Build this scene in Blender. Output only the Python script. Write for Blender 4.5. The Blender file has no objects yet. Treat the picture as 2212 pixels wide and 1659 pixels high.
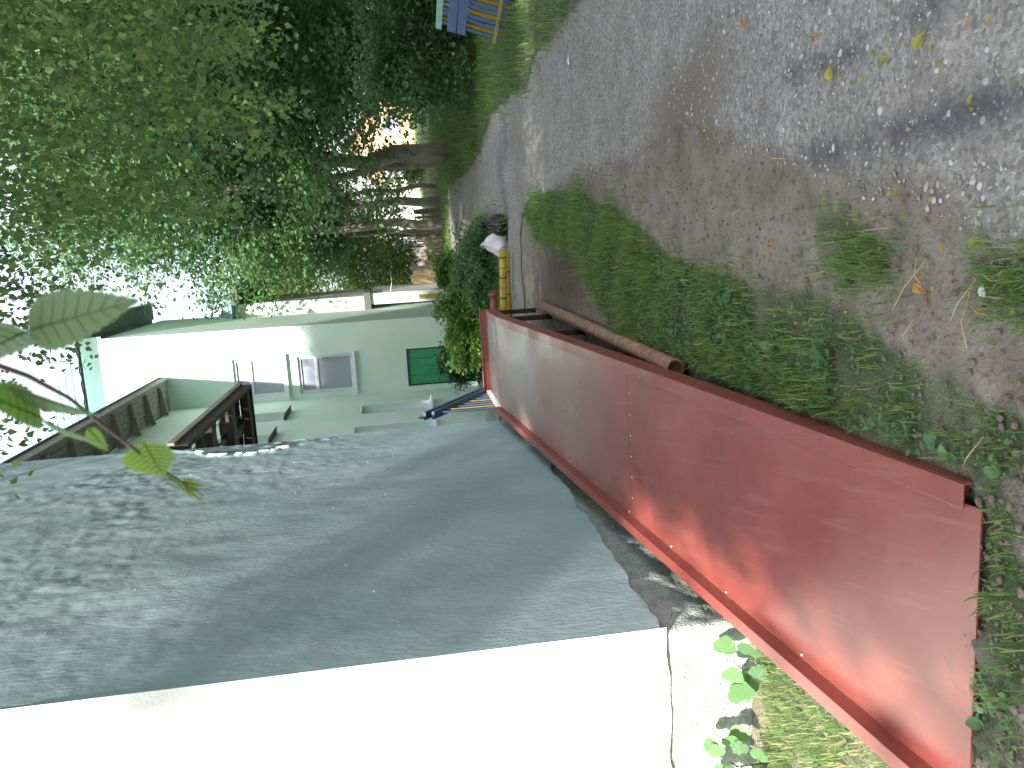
import bpy, math, random
import numpy as np
from math import sin, cos, radians, pi
from mathutils import Vector, Matrix
C = bpy.context.scene.collection
SC = bpy.context.scene
rng = np.random.default_rng(7)
random.seed(7)

# ------------------------------------------------------------------ camera (a phone held on its side: the picture is turned a quarter)
PITCH, ROLL, FPX, EYE = radians(7.5), radians(4.6), 1750.0, 1.6
_F = np.array([0, cos(PITCH), -sin(PITCH)]); _U0 = np.array([0, sin(PITCH), cos(PITCH)]); _R0 = np.array([1., 0, 0])
_R = cos(ROLL)*_R0 - sin(ROLL)*_U0; _U = sin(ROLL)*_R0 + cos(ROLL)*_U0
EYEP = np.array([0, 0, EYE])
cam = bpy.data.cameras.new('camera'); camo = bpy.data.objects.new('camera', cam); C.objects.link(camo)
cam.sensor_fit = 'HORIZONTAL'; cam.sensor_width = 36; cam.lens = 36*FPX/2212
cam.clip_start = 0.02; cam.clip_end = 2000
m = Matrix.Identity(4)
for i, ax in enumerate((-_U, _R, -_F)):
    for k in range(3): m[k][i] = ax[k]
m[2][3] = EYE
camo.matrix_world = m
SC.camera = camo
cam.dof.use_dof = True; cam.dof.focus_distance = 5.0; cam.dof.aperture_fstop = 10

# ------------------------------------------------------------------ light
SUN_EL, SUN_HEAD = radians(38), radians(3.8)         # the light travels along SUN_HEAD (from +Y towards +X) and down
w = bpy.data.worlds.new('World'); SC.world = w; w.use_nodes = True
nt = w.node_tree; bg = nt.nodes['Background']
sky = nt.nodes.new('ShaderNodeTexSky'); sky.sky_type = 'NISHITA'; sky.sun_disc = False
sky.sun_elevation = SUN_EL; sky.sun_rotation = pi + SUN_HEAD
sky.air_density = 1.0; sky.dust_density = 4.0; sky.ozone_density = 1.0
cl = nt.nodes.new('ShaderNodeMix'); cl.data_type = 'RGBA'; cl.inputs[7].default_value = (4.0, 4.2, 4.6, 1)   # thin bright cloud all over
tcw = nt.nodes.new('ShaderNodeTexCoord'); nw = nt.nodes.new('ShaderNodeTexNoise'); nw.inputs['Scale'].default_value = 2.5; nw.inputs['Detail'].default_value = 6
rw = nt.nodes.new('ShaderNodeMapRange'); rw.inputs[1].default_value = .35; rw.inputs[2].default_value = .65; rw.inputs[3].default_value = .45; rw.inputs[4].default_value = .9
nt.links.new(tcw.outputs['Generated'], nw.inputs['Vector']); nt.links.new(nw.outputs[0], rw.inputs[0]); nt.links.new(rw.outputs[0], cl.inputs[0])
nt.links.new(sky.outputs[0], cl.inputs[6]); nt.links.new(cl.outputs[2], bg.inputs[0]); bg.inputs[1].default_value = 0.12
sl = bpy.data.lights.new('sun', 'SUN'); sl.energy = 4.0; sl.angle = radians(0.8); sl.color = (1, .94, .84)
so = bpy.data.objects.new('sun', sl); C.objects.link(so)
sd = Vector((sin(SUN_HEAD)*cos(SUN_EL), cos(SUN_HEAD)*cos(SUN_EL), -sin(SUN_EL)))
so.rotation_euler = sd.to_track_quat('-Z', 'Y').to_euler(); so.location = (0, -20, 20)
SC.view_settings.view_transform = 'Standard'; SC.view_settings.look = 'None'
SC.view_settings.gamma = 1; SC.view_settings.use_curve_mapping = False
SC.view_settings.exposure = 1.75
SC.cycles.use_denoising = True
SC.cycles.max_bounces = 8; SC.cycles.transparent_max_bounces = 8

# ------------------------------------------------------------------ helpers: measuring
def ray(x, y):
    d = _F*FPX - (x-1106)*_U + (829.5-y)*_R
    return d/np.linalg.norm(d)
def gz(x, y, z=0.): d = ray(x, y); return EYEP + d*((z-EYE)/d[2])
def gy(x, y, Y): d = ray(x, y); return EYEP + d*(Y/d[1])
def pl(x, y, P, n): d = ray(x, y); return EYEP + d*(((np.array(P)-EYEP)@n)/(d@n))
TH = radians(10)
HD = np.array([sin(TH), cos(TH), 0]); NN = np.array([cos(TH), -sin(TH), 0]); ZZ = np.array([0, 0, 1.])
P0 = np.array([-.446, 2.124, 0])
def L(s, t, z): return P0 + HD*s + NN*t + ZZ*z      # yard frame: s along the house wall, t to the right of it

def vnoise(x, y, seed=0):
    x = np.asarray(x, float); y = np.asarray(y, float)
    xi = np.floor(x).astype(np.int64); yi = np.floor(y).astype(np.int64); fx = x-xi; fy = y-yi
    fx = fx*fx*(3-2*fx); fy = fy*fy*(3-2*fy)
    def h(a, b):
        v = (a*374761393 + b*668265263 + seed*974634777) & 0xffffffff
        v = ((v ^ (v >> 13))*1274126177) & 0xffffffff
        return ((v ^ (v >> 16)) & 0xffff)/65535.
    a = h(xi, yi); b = h(xi+1, yi); c = h(xi, yi+1); d = h(xi+1, yi+1)
    return (a*(1-fx)+b*fx)*(1-fy) + (c*(1-fx)+d*fx)*fy
def fbm(x, y, oct=4, seed=0):
    s = 0; a = .5; t = 0
    for o in range(oct):
        s = s + a*vnoise(np.asarray(x)*2**o, np.asarray(y)*2**o, seed+o); t += a; a *= .5
    return s/t
def inpoly(px, py, poly):
    poly = np.asarray(poly); r = np.zeros(np.shape(px), bool); n = len(poly)
    for i in range(n):
        x0, y0 = poly[i][:2]; x1, y1 = poly[(i+1) % n][:2]
        c = ((y0 > py) != (y1 > py)) & (px < (x1-x0)*(py-y0)/((y1-y0) if y1 != y0 else 1e-9)+x0)
        r ^= c
    return r

# ------------------------------------------------------------------ helpers: materials
def mat(name, col, rough=.7, col2=None, scale=8., bump=0., bscale=None, metal=0., spec=None, detail=4., coords='Object', stretch=None, lo=.35, hi=.65, coat=0.):
    m = bpy.data.materials.new(name); m.use_nodes = True
    t = m.node_tree; b = t.nodes['Principled BSDF']
    b.inputs['Roughness'].default_value = rough; b.inputs['Metallic'].default_value = metal
    if spec is not None: b.inputs['Specular IOR Level'].default_value = spec
    if coat: b.inputs['Coat Weight'].default_value = coat; b.inputs['Coat Roughness'].default_value = .25
    b.inputs['Base Color'].default_value = (*col, 1)
    tc = t.nodes.new('ShaderNodeTexCoord'); src = tc.outputs[coords]
    if stretch:
        mp = t.nodes.new('ShaderNodeMapping'); mp.inputs['Scale'].default_value = stretch
        t.links.new(src, mp.inputs[0]); src = mp.outputs[0]
    if col2 is not None:
        n = t.nodes.new('ShaderNodeTexNoise'); n.inputs['Scale'].default_value = scale; n.inputs['Detail'].default_value = detail
        n.inputs['Roughness'].default_value = .65
        r = t.nodes.new('ShaderNodeValToRGB'); r.color_ramp.elements[0].position = lo; r.color_ramp.elements[1].position = hi
        r.color_ramp.elements[0].color = (*col, 1); r.color_ramp.elements[1].color = (*col2, 1)
        t.links.new(src, n.inputs['Vector']); t.links.new(n.outputs[0], r.inputs[0]); t.links.new(r.outputs[0], b.inputs['Base Color'])
    if bump:
        n2 = t.nodes.new('ShaderNodeTexNoise'); n2.inputs['Scale'].default_value = bscale or scale*4; n2.inputs['Detail'].default_value = 5
        bp = t.nodes.new('ShaderNodeBump'); bp.inputs['Strength'].default_value = bump; bp.inputs['Distance'].default_value = .02
        t.links.new(src, n2.inputs['Vector']); t.links.new(n2.outputs[0], bp.inputs['Height']); t.links.new(bp.outputs[0], b.inputs['Normal'])
    return m
def attr_mix(m, attr, col, fac=1.0):
    """mix a second own colour over a material where a mesh attribute says so"""
    t = m.node_tree; b = t.nodes['Principled BSDF']; inp = b.inputs['Base Color']
    mx = t.nodes.new('ShaderNodeMix'); mx.data_type = 'RGBA'
    if inp.links: t.links.new(inp.links[0].from_socket, mx.inputs[6])
    else: mx.inputs[6].default_value = inp.default_value
    a = t.nodes.new('ShaderNodeAttribute'); a.attribute_name = attr
    mx.inputs[7].default_value = (*col, 1)
    t.links.new(a.outputs['Fac'], mx.inputs[0]); t.links.new(mx.outputs[2], inp)
def leafmat(name, a, b, c=None, trans=.35, rough=.45):
    """leaf: colour varies per leaf through attribute v, light passes through it"""
    m = bpy.data.materials.new(name); m.use_nodes = True
    t = m.node_tree; p = t.nodes['Principled BSDF']; out = t.nodes['Material Output']
    at = t.nodes.new('ShaderNodeAttribute'); at.attribute_name = 'v'
    r = t.nodes.new('ShaderNodeValToRGB'); r.color_ramp.elements[0].color = (*a, 1); r.color_ramp.elements[1].color = (*b, 1)
    if c is not None:
        e = r.color_ramp.elements.new(.93); e.color = (*b, 1); r.color_ramp.elements[2].color = (*c, 1)
    t.links.new(at.outputs['Fac'], r.inputs[0]); t.links.new(r.outputs[0], p.inputs['Base Color'])
    p.inputs['Roughness'].default_value = rough
    tr = t.nodes.new('ShaderNodeBsdfTranslucent')
    hs = t.nodes.new('ShaderNodeHueSaturation'); hs.inputs['Value'].default_value = 1.5; hs.inputs['Hue'].default_value = .47
    t.links.new(r.outputs[0], hs.inputs['Color']); t.links.new(hs.outputs[0], tr.inputs[0])
    mx = t.nodes.new('ShaderNodeMixShader'); mx.inputs[0].default_value = trans
    t.links.new(p.outputs[0], mx.inputs[1]); t.links.new(tr.outputs[0], mx.inputs[2]); t.links.new(mx.outputs[0], out.inputs[0])
    return m

# ------------------------------------------------------------------ helpers: objects
def setp(o, label=None, cat=None, group=None, kind=None):
    if label: o['label'] = label
    if cat: o['category'] = cat
    if group: o['group'] = group
    if kind: o['kind'] = kind
    return o
def empty(name, loc, label, cat, group=None):
    o = bpy.data.objects.new(name, None); C.objects.link(o); o.location = tuple(loc); o.empty_display_size = .1
    return setp(o, label, cat, group)
def link(name, me, parent=None):
    o = bpy.data.objects.new(name, me); C.objects.link(o)
    if parent is not None:
        o.parent = parent
        off = Vector((0, 0, 0)); p = parent
        while p is not None: off += Vector(p.location); p = p.parent
        o.location = -off                                  # vertices are written in world coordinates
    return o
class MB:
    def __init__(self): self.v = []; self.f = []; self.sm = []
    def add(self, vs, fs, smooth=False):
        k = len(self.v); self.v += [tuple(map(float, q)) for q in vs]
        for f in fs: self.f.append(tuple(i+k for i in f)); self.sm.append(smooth)
        return self
    def hexa(self, c):       # c: 8 corners, bottom ring then top ring
        return self.add(c, [(3, 2, 1, 0), (4, 5, 6, 7), (0, 1, 5, 4), (1, 2, 6, 5), (2, 3, 7, 6), (3, 0, 4, 7)])
    def box(self, s0, s1, t0, t1, z0, z1, fr=L):
        return self.hexa([fr(s0, t1, z0), fr(s0, t0, z0), fr(s1, t0, z0), fr(s1, t1, z0), fr(s0, t1, z1), fr(s0, t0, z1), fr(s1, t0, z1), fr(s1, t1, z1)])
    def bar(self, a, b, w, h, up=(0, 0, 1)):     # a beam from a to b
        a = np.array(a, float); b = np.array(b, float); d = b-a; d /= np.linalg.norm(d)
        sd_ = np.cross(d, up); sd_ /= np.linalg.norm(sd_); u = np.cross(sd_, d)
        q = []
        for p in (a, b):
            q += [p - sd_*w/2 - u*h/2, p + sd_*w/2 - u*h/2, p + sd_*w/2 + u*h/2, p - sd_*w/2 + u*h/2]
        return self.add(q, [(0, 1, 2, 3), (7, 6, 5, 4), (0, 4, 5, 1), (1, 5, 6, 2), (2, 6, 7, 3), (3, 7, 4, 0)])
    def tube(self, pts, rad, n=10, cap=True, jit=0.):
        pts = [np.array(p, float) for p in pts]; k0 = len(self.v); rings = []
        if np.isscalar(rad): rad = [rad]*len(pts)
        ref = np.array([.3, .2, .93])
        for i, p in enumerate(pts):
            d = pts[min(i+1, len(pts)-1)] - pts[max(i-1, 0)]; d = d/np.linalg.norm(d)
            if abs(d@ref) > .9: r_ = np.array([1., .1, 0])
            else: r_ = ref
            a = np.cross(d, r_); a /= np.linalg.norm(a); b = np.cross(d, a)
            for j in range(n):
                an = 2*pi*j/n; rr = rad[i]*(1+jit*random.uniform(-1, 1))
                self.v.append(tuple(p + (a*cos(an)+b*sin(an))*rr))
        for i in range(len(pts)-1):
            for j in range(n):
                self.f.append((k0+i*n+j, k0+i*n+(j+1) % n, k0+(i+1)*n+(j+1) % n, k0+(i+1)*n+j)); self.sm.append(True)
        if cap:
            self.f.append(tuple(k0+j for j in range(n))[::-1]); self.sm.append(False)
            self.f.append(tuple(k0+(len(pts)-1)*n+j for j in range(n))); self.sm.append(False)
        return self
    def build(self, name, mt, parent=None, bevel=0.):
        me = bpy.data.meshes.new(name); me.from_pydata(self.v, [], self.f); me.update()
        me.polygons.foreach_set('use_smooth', self.sm)
        if mt: me.materials.append(mt)
        o = link(name, me, parent)
        if bevel:
            b = o.modifiers.new('bevel', 'BEVEL'); b.width = bevel; b.segments = 2; b.limit_method = 'ANGLE'
        return o
def npmesh(name, V, F, mt, parent=None, attrs=None, smooth=False):
    V = np.ascontiguousarray(V, np.float32).reshape(-1, 3); F = np.ascontiguousarray(F, np.int32); n, k = F.shape
    me = bpy.data.meshes.new(name)
    me.vertices.add(len(V)); me.vertices.foreach_set('co', V.ravel())
    me.loops.add(n*k); me.loops.foreach_set('vertex_index', F.ravel())
    me.polygons.add(n); me.polygons.foreach_set('loop_start', np.arange(n, dtype=np.int32)*k)
    me.polygons.foreach_set('loop_total', np.full(n, k, np.int32))
    me.update(calc_edges=True)
    if smooth: me.polygons.foreach_set('use_smooth', np.ones(n, bool))
    for an, av in (attrs or {}).items():
        a = me.attributes.new(an, 'FLOAT', 'POINT'); a.data.foreach_set('value', np.ascontiguousarray(av, np.float32))
    me.materials.append(mt)
    return link(name, me, parent)
def gridmesh(name, P, mt, parent=None, attrs=None, smooth=True, keep=None):
    r, c, _ = P.shape
    i = np.arange(r*c).reshape(r, c)
    F = np.stack([i[:-1, :-1], i[:-1, 1:], i[1:, 1:], i[1:, :-1]], -1).reshape(-1, 4)
    if keep is not None: F = F[keep.reshape(-1)]
    return npmesh(name, P.reshape(-1, 3), F, mt, parent, attrs, smooth)
def rot_rand(n, tilt=1.0):
    """n random leaf frames: axis (length), side, normal"""
    nz = rng.normal(size=(n, 3))*tilt; nz[:, 2] = np.abs(nz[:, 2])+.6; nz /= np.linalg.norm(nz, axis=1)[:, None]
    ax = rng.normal(size=(n, 3)); ax -= (ax*nz).sum(1)[:, None]*nz; ax /= np.linalg.norm(ax, axis=1)[:, None]
    return ax, np.cross(nz, ax), nz
LEAF = np.array([(0, 0, 0), (.3, .36, .05), (1, 0, -.08), (.3, -.36, .05), (.62, .22, .02), (.62, -.22, .02)])   # a rhombic leaf, six points
LEAFF = np.array([(0, 5, 2), (0, 2, 4), (0, 4, 1), (0, 3, 5)])
def leaves(name, pos, size, mt, parent=None, frames=None, tilt=1.0, var=None):
    n = len(pos); ax, sd_, nz = frames if frames is not None else rot_rand(n, tilt)
    size = np.broadcast_to(np.asarray(size, float), (n,))
    V = pos[:, None, :] + size[:, None, None]*(LEAF[None, :, 0:1]*ax[:, None, :] + LEAF[None, :, 1:2]*sd_[:, None, :] + LEAF[None, :, 2:3]*nz[:, None, :])
    F = (np.arange(n)*6)[:, None, None] + LEAFF[None]
    v = rng.random(n) if var is None else var
    return npmesh(name, V, F.reshape(-1, 3), mt, parent, {'v': np.repeat(v, 6)})

# ------------------------------------------------------------------ materials
M = {}
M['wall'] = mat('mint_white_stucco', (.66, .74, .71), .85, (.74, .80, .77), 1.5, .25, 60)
M['shaded_wall'] = mat('shade_toned_stucco', (.27, .40, .425), .8, (.36, .49, .515), 1.6, .18, 40, stretch=(1, 1, .5))  # the front wall's mint paint, darkened in colour to stand for shade
attr_mix(M['shaded_wall'], 'dirt', (.16, .11, .075))
M['far_wall'] = mat('pale_mint_stucco', (.60, .80, .71), .9, (.68, .84, .77), 1.2, .2, 50)
M['plinth'] = mat('rough_plinth_render', (.33, .39, .36), .95, (.47, .53, .49), 12, .9, 70)
pm = M['plinth']; tt_ = pm.node_tree; pb_ = tt_.nodes['Principled BSDF']
tcp = tt_.nodes.new('ShaderNodeTexCoord'); nzp = tt_.nodes.new('ShaderNodeTexNoise'); nzp.inputs['Scale'].default_value = 9; nzp.inputs['Detail'].default_value = 4
adp = tt_.nodes.new('ShaderNodeMix'); adp.data_type = 'RGBA'; adp.blend_type = 'LINEAR_LIGHT'; adp.inputs[0].default_value = .12
vop = tt_.nodes.new('ShaderNodeTexVoronoi'); vop.feature = 'DISTANCE_TO_EDGE'; vop.inputs['Scale'].default_value = 30
rpp = tt_.nodes.new('ShaderNodeMapRange'); rpp.inputs[1].default_value = .0; rpp.inputs[2].default_value = .09; rpp.inputs[3].default_value = .75; rpp.inputs[4].default_value = 0
nz2 = tt_.nodes.new('ShaderNodeTexNoise'); nz2.inputs['Scale'].default_value = 14; m2 = tt_.nodes.new('ShaderNodeMath'); m2.operation = 'MULTIPLY'
tt_.links.new(tcp.outputs['Object'], adp.inputs[6]); tt_.links.new(tcp.outputs['Object'], nzp.inputs['Vector']); tt_.links.new(nzp.outputs['Color'], adp.inputs[7])
tt_.links.new(adp.outputs[2], vop.inputs['Vector']); tt_.links.new(vop.outputs['Distance'], rpp.inputs[0]); tt_.links.new(tcp.outputs['Object'], nz2.inputs['Vector'])
tt_.links.new(rpp.outputs[0], m2.inputs[0]); tt_.links.new(nz2.outputs[0], m2.inputs[1])
mxp = tt_.nodes.new('ShaderNodeMix'); mxp.data_type = 'RGBA'; tt_.links.new(pb_.inputs['Base Color'].links[0].from_socket, mxp.inputs[6]); mxp.inputs[7].default_value = (.07, .085, .08, 1)
tt_.links.new(m2.outputs[0], mxp.inputs[0]); tt_.links.new(mxp.outputs[2], pb_.inputs['Base Color'])
M['red'] = mat('red_lead_paint', (.25, .054, .043), .4, (.30, .075, .06), 3, .04, 18, spec=.6)
M['red_deck'] = mat('worn_red_deck_paint', (.225, .046, .037), .33, (.29, .075, .06), 1.6, .04, 14, spec=.8, detail=7)
attr_mix(M['red_deck'], 'dust_glare', (.36, .31, .30))  # grey towards the far end: dust, with reflected glare painted into the colour
td = M['red_deck'].node_tree; pd_ = td.nodes['Principled BSDF']
tcd = td.nodes.new('ShaderNodeTexCoord')
def wear(scale, sc_, lo, hi, col, amt):
    mp = td.nodes.new('ShaderNodeMapping'); mp.inputs['Rotation'].default_value = (0, 0, radians(10)); mp.inputs['Scale'].default_value = sc_
    nn = td.nodes.new('ShaderNodeTexNoise'); nn.inputs['Scale'].default_value = scale; nn.inputs['Detail'].default_value = 8; nn.inputs['Roughness'].default_value = .7
    mr = td.nodes.new('ShaderNodeMapRange'); mr.inputs[1].default_value = lo; mr.inputs[2].default_value = hi; mr.inputs[4].default_value = amt
    mx = td.nodes.new('ShaderNodeMix'); mx.data_type = 'RGBA'; mx.inputs[7].default_value = (*col, 1)
    td.links.new(tcd.outputs['Object'], mp.inputs[0]); td.links.new(mp.outputs[0], nn.inputs['Vector']); td.links.new(nn.outputs[0], mr.inputs[0]); td.links.new(mr.outputs[0], mx.inputs[0])
    td.links.new(pd_.inputs['Base Color'].links[0].from_socket, mx.inputs[6]); td.links.new(mx.outputs[2], pd_.inputs['Base Color'])
    return mr
wear(1., (26, 2.2, 1), .53, .72, (.34, .16, .14), .4)
wear(7., (1, 1, 1), .60, .70, (.13, .055, .045), .5)
wear(60., (1, 1, 1), .70, .76, (.12, .09, .08), .7)
rm = td.nodes.new('ShaderNodeTexNoise'); rm.inputs['Scale'].default_value = 2.4; rm.inputs['Detail'].default_value = 6
rq = td.nodes.new('ShaderNodeMapRange'); rq.inputs[1].default_value = .3; rq.inputs[2].default_value = .7; rq.inputs[3].default_value = .24; rq.inputs[4].default_value = .5
td.links.new(tcd.outputs['Object'], rm.inputs['Vector']); td.links.new(rm.outputs[0], rq.inputs[0]); td.links.new(rq.outputs[0], pd_.inputs['Roughness'])
M['steel_dark'] = mat('dark_primed_steel', (.035, .022, .018), .55, (.07, .035, .025), 6)
M['rust'] = mat('rusty_pipe', (.20, .085, .045), .6, (.36, .24, .17), 14, .3, 50, lo=.3, hi=.7)
M['black_bag'] = mat('black_polythene', (.008, .009, .011), .28, None, spec=.6)
M['white_bag'] = mat('white_carrier_plastic', (.72, .74, .82), .4, (.80, .80, .84), 5)
M['yellow'] = mat('yellow_gas_pipe_paint', (.55, .40, .05), .5, (.42, .32, .06), 9, .1)
M['yellow_dark'] = mat('mustard_paint', (.50, .27, .02), .55, (.42, .22, .02), 8)
M['yellow_rail'] = mat('grimy_mustard_paint', (.26, .16, .03), .6, (.18, .12, .04), 14)
M['blue_wood'] = mat('blue_painted_wood', (.10, .17, .36), .6, (.13, .21, .42), 6, .15)
M['blue_dark'] = mat('dark_blue_paint', (.035, .075, .14), .55, (.05, .10, .17), 6, .1)
M['mint_wood'] = mat('mint_painted_wood', (.40, .68, .60), .6, (.36, .6, .52), 6, .1)
M['pale_stick'] = mat('peeled_stick', (.60, .46, .20), .7, (.5, .36, .14), 10)
M['brown_wood'] = mat('dark_brown_boards', (.035, .030, .026), .65, (.07, .055, .04), 5, .2, stretch=(1, 1, 1))
M['grey_wood'] = mat('weathered_grey_boards', (.20, .19, .165), .85, (.30, .28, .24), 7, .3)
M['fence_wood'] = mat('old_fence_wood', (.27, .22, .17), .9, (.36, .30, .24), 6, .3)
M['fence_ochre'] = mat('ochre_fence_paint', (.55, .38, .17), .8, (.46, .30, .14), 6, .1)
M['roof_blue'] = mat('light_blue_metal_tiles', (.22, .36, .40), .7, (.26, .40, .44), 3, spec=.15)
M['roof_grey'] = mat('grey_slate_roof', (.26, .27, .29), .8, (.33, .33, .34), 4)
M['dark_trim'] = mat('dark_grey_trim', (.06, .065, .065), .7, (.09, .09, .085), 5)
M['frame_white'] = mat('white_window_paint', (.74, .74, .80), .5, (.68, .68, .74), 5)
M['green_door'] = mat('green_door_paint', (.035, .30, .13), .5, (.045, .35, .16), 3, .1, 30)
M['concrete'] = mat('stained_concrete', (.30, .29, .27), .95, (.40, .38, .36), 5, .5, 40)
M['bark'] = mat('grey_bark', (.21, .185, .16), .95, (.34, .31, .27), 9, .9, 30, stretch=(1, 1, .25))
M['birch_bark'] = mat('birch_bark', (.10, .09, .08), .8, (.62, .60, .56), 5, .4, 20, stretch=(1, 1, 3))
M['twig'] = mat('brown_twig', (.07, .042, .03), .6, (.11, .07, .05), 20)
M['brick_wall'] = mat('peach_house_wall', (.52, .33, .22), .9, (.60, .40, .28), 4)
M['cream_wall'] = mat('pale_house_wall', (.62, .58, .52), .9, (.7, .66, .6), 4)
M['turquoise'] = mat('turquoise_sheet', (.12, .55, .68), .6, (.14, .6, .72), 4)
M['straw'] = mat('dry_straw', (.42, .33, .15), .8, (.52, .44, .24), 15)
M['stone'] = mat('pale_gravel_stone', (.27, .255, .245), .9, (.42, .405, .40), 5, .3, 60, coords='Object')
M['clod'] = mat('brown_soil_clod', (.17, .135, .11), 1., (.24, .195, .165), 12, .6, 60)
M['litter'] = mat('white_paper_scrap', (.75, .75, .78), .8)
g = bpy.data.materials.new('window_glass'); g.use_nodes = True
b = g.node_tree.nodes['Principled BSDF']; b.inputs['Base Color'].default_value = (.34, .37, .46, 1); b.inputs['Roughness'].default_value = .06; b.inputs['Specular IOR Level'].default_value = .9
M['glass'] = g
M['birch_leaf'] = leafmat('birch_leaf', (.065, .15, .05), (.14, .255, .075), (.25, .33, .08), .48)
M['maple_leaf'] = leafmat('dense_green_leaf', (.055, .15, .06), (.125, .255, .09), (.16, .29, .08), .42)
M['far_leaf'] = leafmat('yellow_green_leaf', (.11, .20, .055), (.20, .31, .09), None, .4)
M['bush_leaf'] = leafmat('bush_leaf', (.08, .19, .04), (.17, .32, .07), (.25, .38, .07), .45)
M['dark_leaf'] = leafmat('dark_needle', (.018, .052, .022), (.04, .085, .03), None, .2)
M['near_leaf'] = leafmat('twig_leaf', (.07, .17, .035), (.16, .32, .05), None, .5)
M['grey_leaf'] = leafmat('pale_leaf_underside', (.12, .21, .11), (.18, .29, .15), None, .45)
M['grass'] = leafmat('grass_blade', (.09, .19, .05), (.20, .33, .095), (.42, .38, .18), .45, .5)
M['weed'] = leafmat('weed_leaf', (.07, .17, .065), (.13, .26, .09), None, .35, .5)
M['fallen'] = leafmat('fallen_leaf', (.20, .26, .06), (.46, .38, .06), (.45, .20, .05), .2, .6)

# ground materials
M['soil'] = mat('trodden_brown_soil', (.19, .162, .132), .95, (.31, .275, .235), 4.5, 1., 55, detail=10)
attr_mix(M['soil'], 'green', (.055, .095, .035)); attr_mix(M['soil'], 'wet', (.075, .055, .045))
gm = mat('grey_gravel', (.27, .254, .236), .95, (.375, .357, .335), 3.0, .8, 75, detail=9)
t = gm.node_tree; bs = t.nodes['Principled BSDF']
vo = t.nodes.new('ShaderNodeTexVoronoi'); vo.inputs['Scale'].default_value = 62; tcn = t.nodes.new('ShaderNodeTexCoord'); t.links.new(tcn.outputs['Object'], vo.inputs['Vector'])
rp = t.nodes.new('ShaderNodeValToRGB'); rp.color_ramp.elements[0].color = (.55, .53, .52, 1); rp.color_ramp.elements[1].color = (1.3, 1.3, 1.32, 1)
sep = t.nodes.new('ShaderNodeSeparateColor'); t.links.new(vo.outputs['Color'], sep.inputs[0]); t.links.new(sep.outputs[0], rp.inputs[0])
mul = t.nodes.new('ShaderNodeMix'); mul.data_type = 'RGBA'; mul.blend_type = 'MULTIPLY'; mul.inputs[0].default_value = .8
t.links.new(bs.inputs['Base Color'].links[0].from_socket, mul.inputs[6]); t.links.new(rp.outputs[0], mul.inputs[7]); t.links.new(mul.outputs[2], bs.inputs['Base Color'])
M['gravel'] = gm
attr_mix(gm, 'wet', (.085, .085, .098)); attr_mix(gm, 'soil', (.20, .17, .148))

# ------------------------------------------------------------------ ground
def G(poly): return [gz(*p)[:2] for p in poly]
VERGE = G([(1136, 465), (1145, 430), (1190, 412), (1236, 412), (1306, 440), (1400, 495), (1456, 560), (1606, 600), (1760, 640), (1930, 740), (2100, 840), (2212, 900), (2212, 1659), (2085, 1659), (2095, 1110), (2060, 1052), (1900, 960), (1650, 880), (1480, 830), (1400, 790), (1330, 700), (1300, 640), (1262, 560), (1170, 510)])
STRIP = G([(1136, 465), (1145, 430), (1190, 412), (1236, 412), (1306, 440), (1400, 495), (1456, 560), (1606, 600), (1700, 680), (1800, 790), (1850, 880), (1800, 925), (1650, 880), (1480, 830), (1400, 790), (1330, 700), (1300, 640), (1262, 560), (1170, 510)])
CLUMP = G([(1756, 490), (1800, 445), (1850, 470), (1900, 520), (1925, 590), (1850, 600), (1770, 570)])
CORNER = G([(2130, 620), (2250, 560), (2300, 640), (2212, 660)])
YARD = [tuple(L(s, t, 0)[:2]) for s, t in ((-.9, -.93), (2.6, -.93), (2.6, -1.06), (1.5, -1.06), (1.4, -1.1), (1.4, -4.), (-.9, -4.))]
RIGHTV = G([(1330, -160), (1250, 0), (1180, 90), (1130, 190), (1060, 245), (1040, 320), (1010, 370), (975, 400), (955, 395), (930, 300), (925, -160)])
LEFTV = G([(1000, 540), (1035, 475), (1100, 462), (1096, 520), (1090, 690), (1082, 760), (1000, 760)])
LAWN = G([(975, 540), (968, 395), (943, 380), (946, 600), (960, 640)])
ROADL = np.array([(0.08, -6), (.08, -1), (.1, 1.2), (.18, 1.9), (.34, 2.16), (.48, 2.43), (.65, 2.74), (.8, 3.07), (.97, 3.49), (1.16, 3.85), (1.29, 4.3), (1.51, 5.69), (1.84, 7.61), (2.10, 9.3), (2.12, 10.3), (2.15, 12.0), (2.6, 14.), (3.1, 16.5), (3.7, 20), (4.6, 24), (4.9, 27)])
ROADR = np.array([(2.4, -6), (2.5, -1), (2.6, 2), (2.8, 5), (2.99, 6.26), (3.25, 7.63), (3.40, 9.11), (4.05, 12.1), (4.1, 13.6), (4.4, 16.4), (5.2, 20.), (6.0, 23.), (6.4, 27)])
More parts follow.
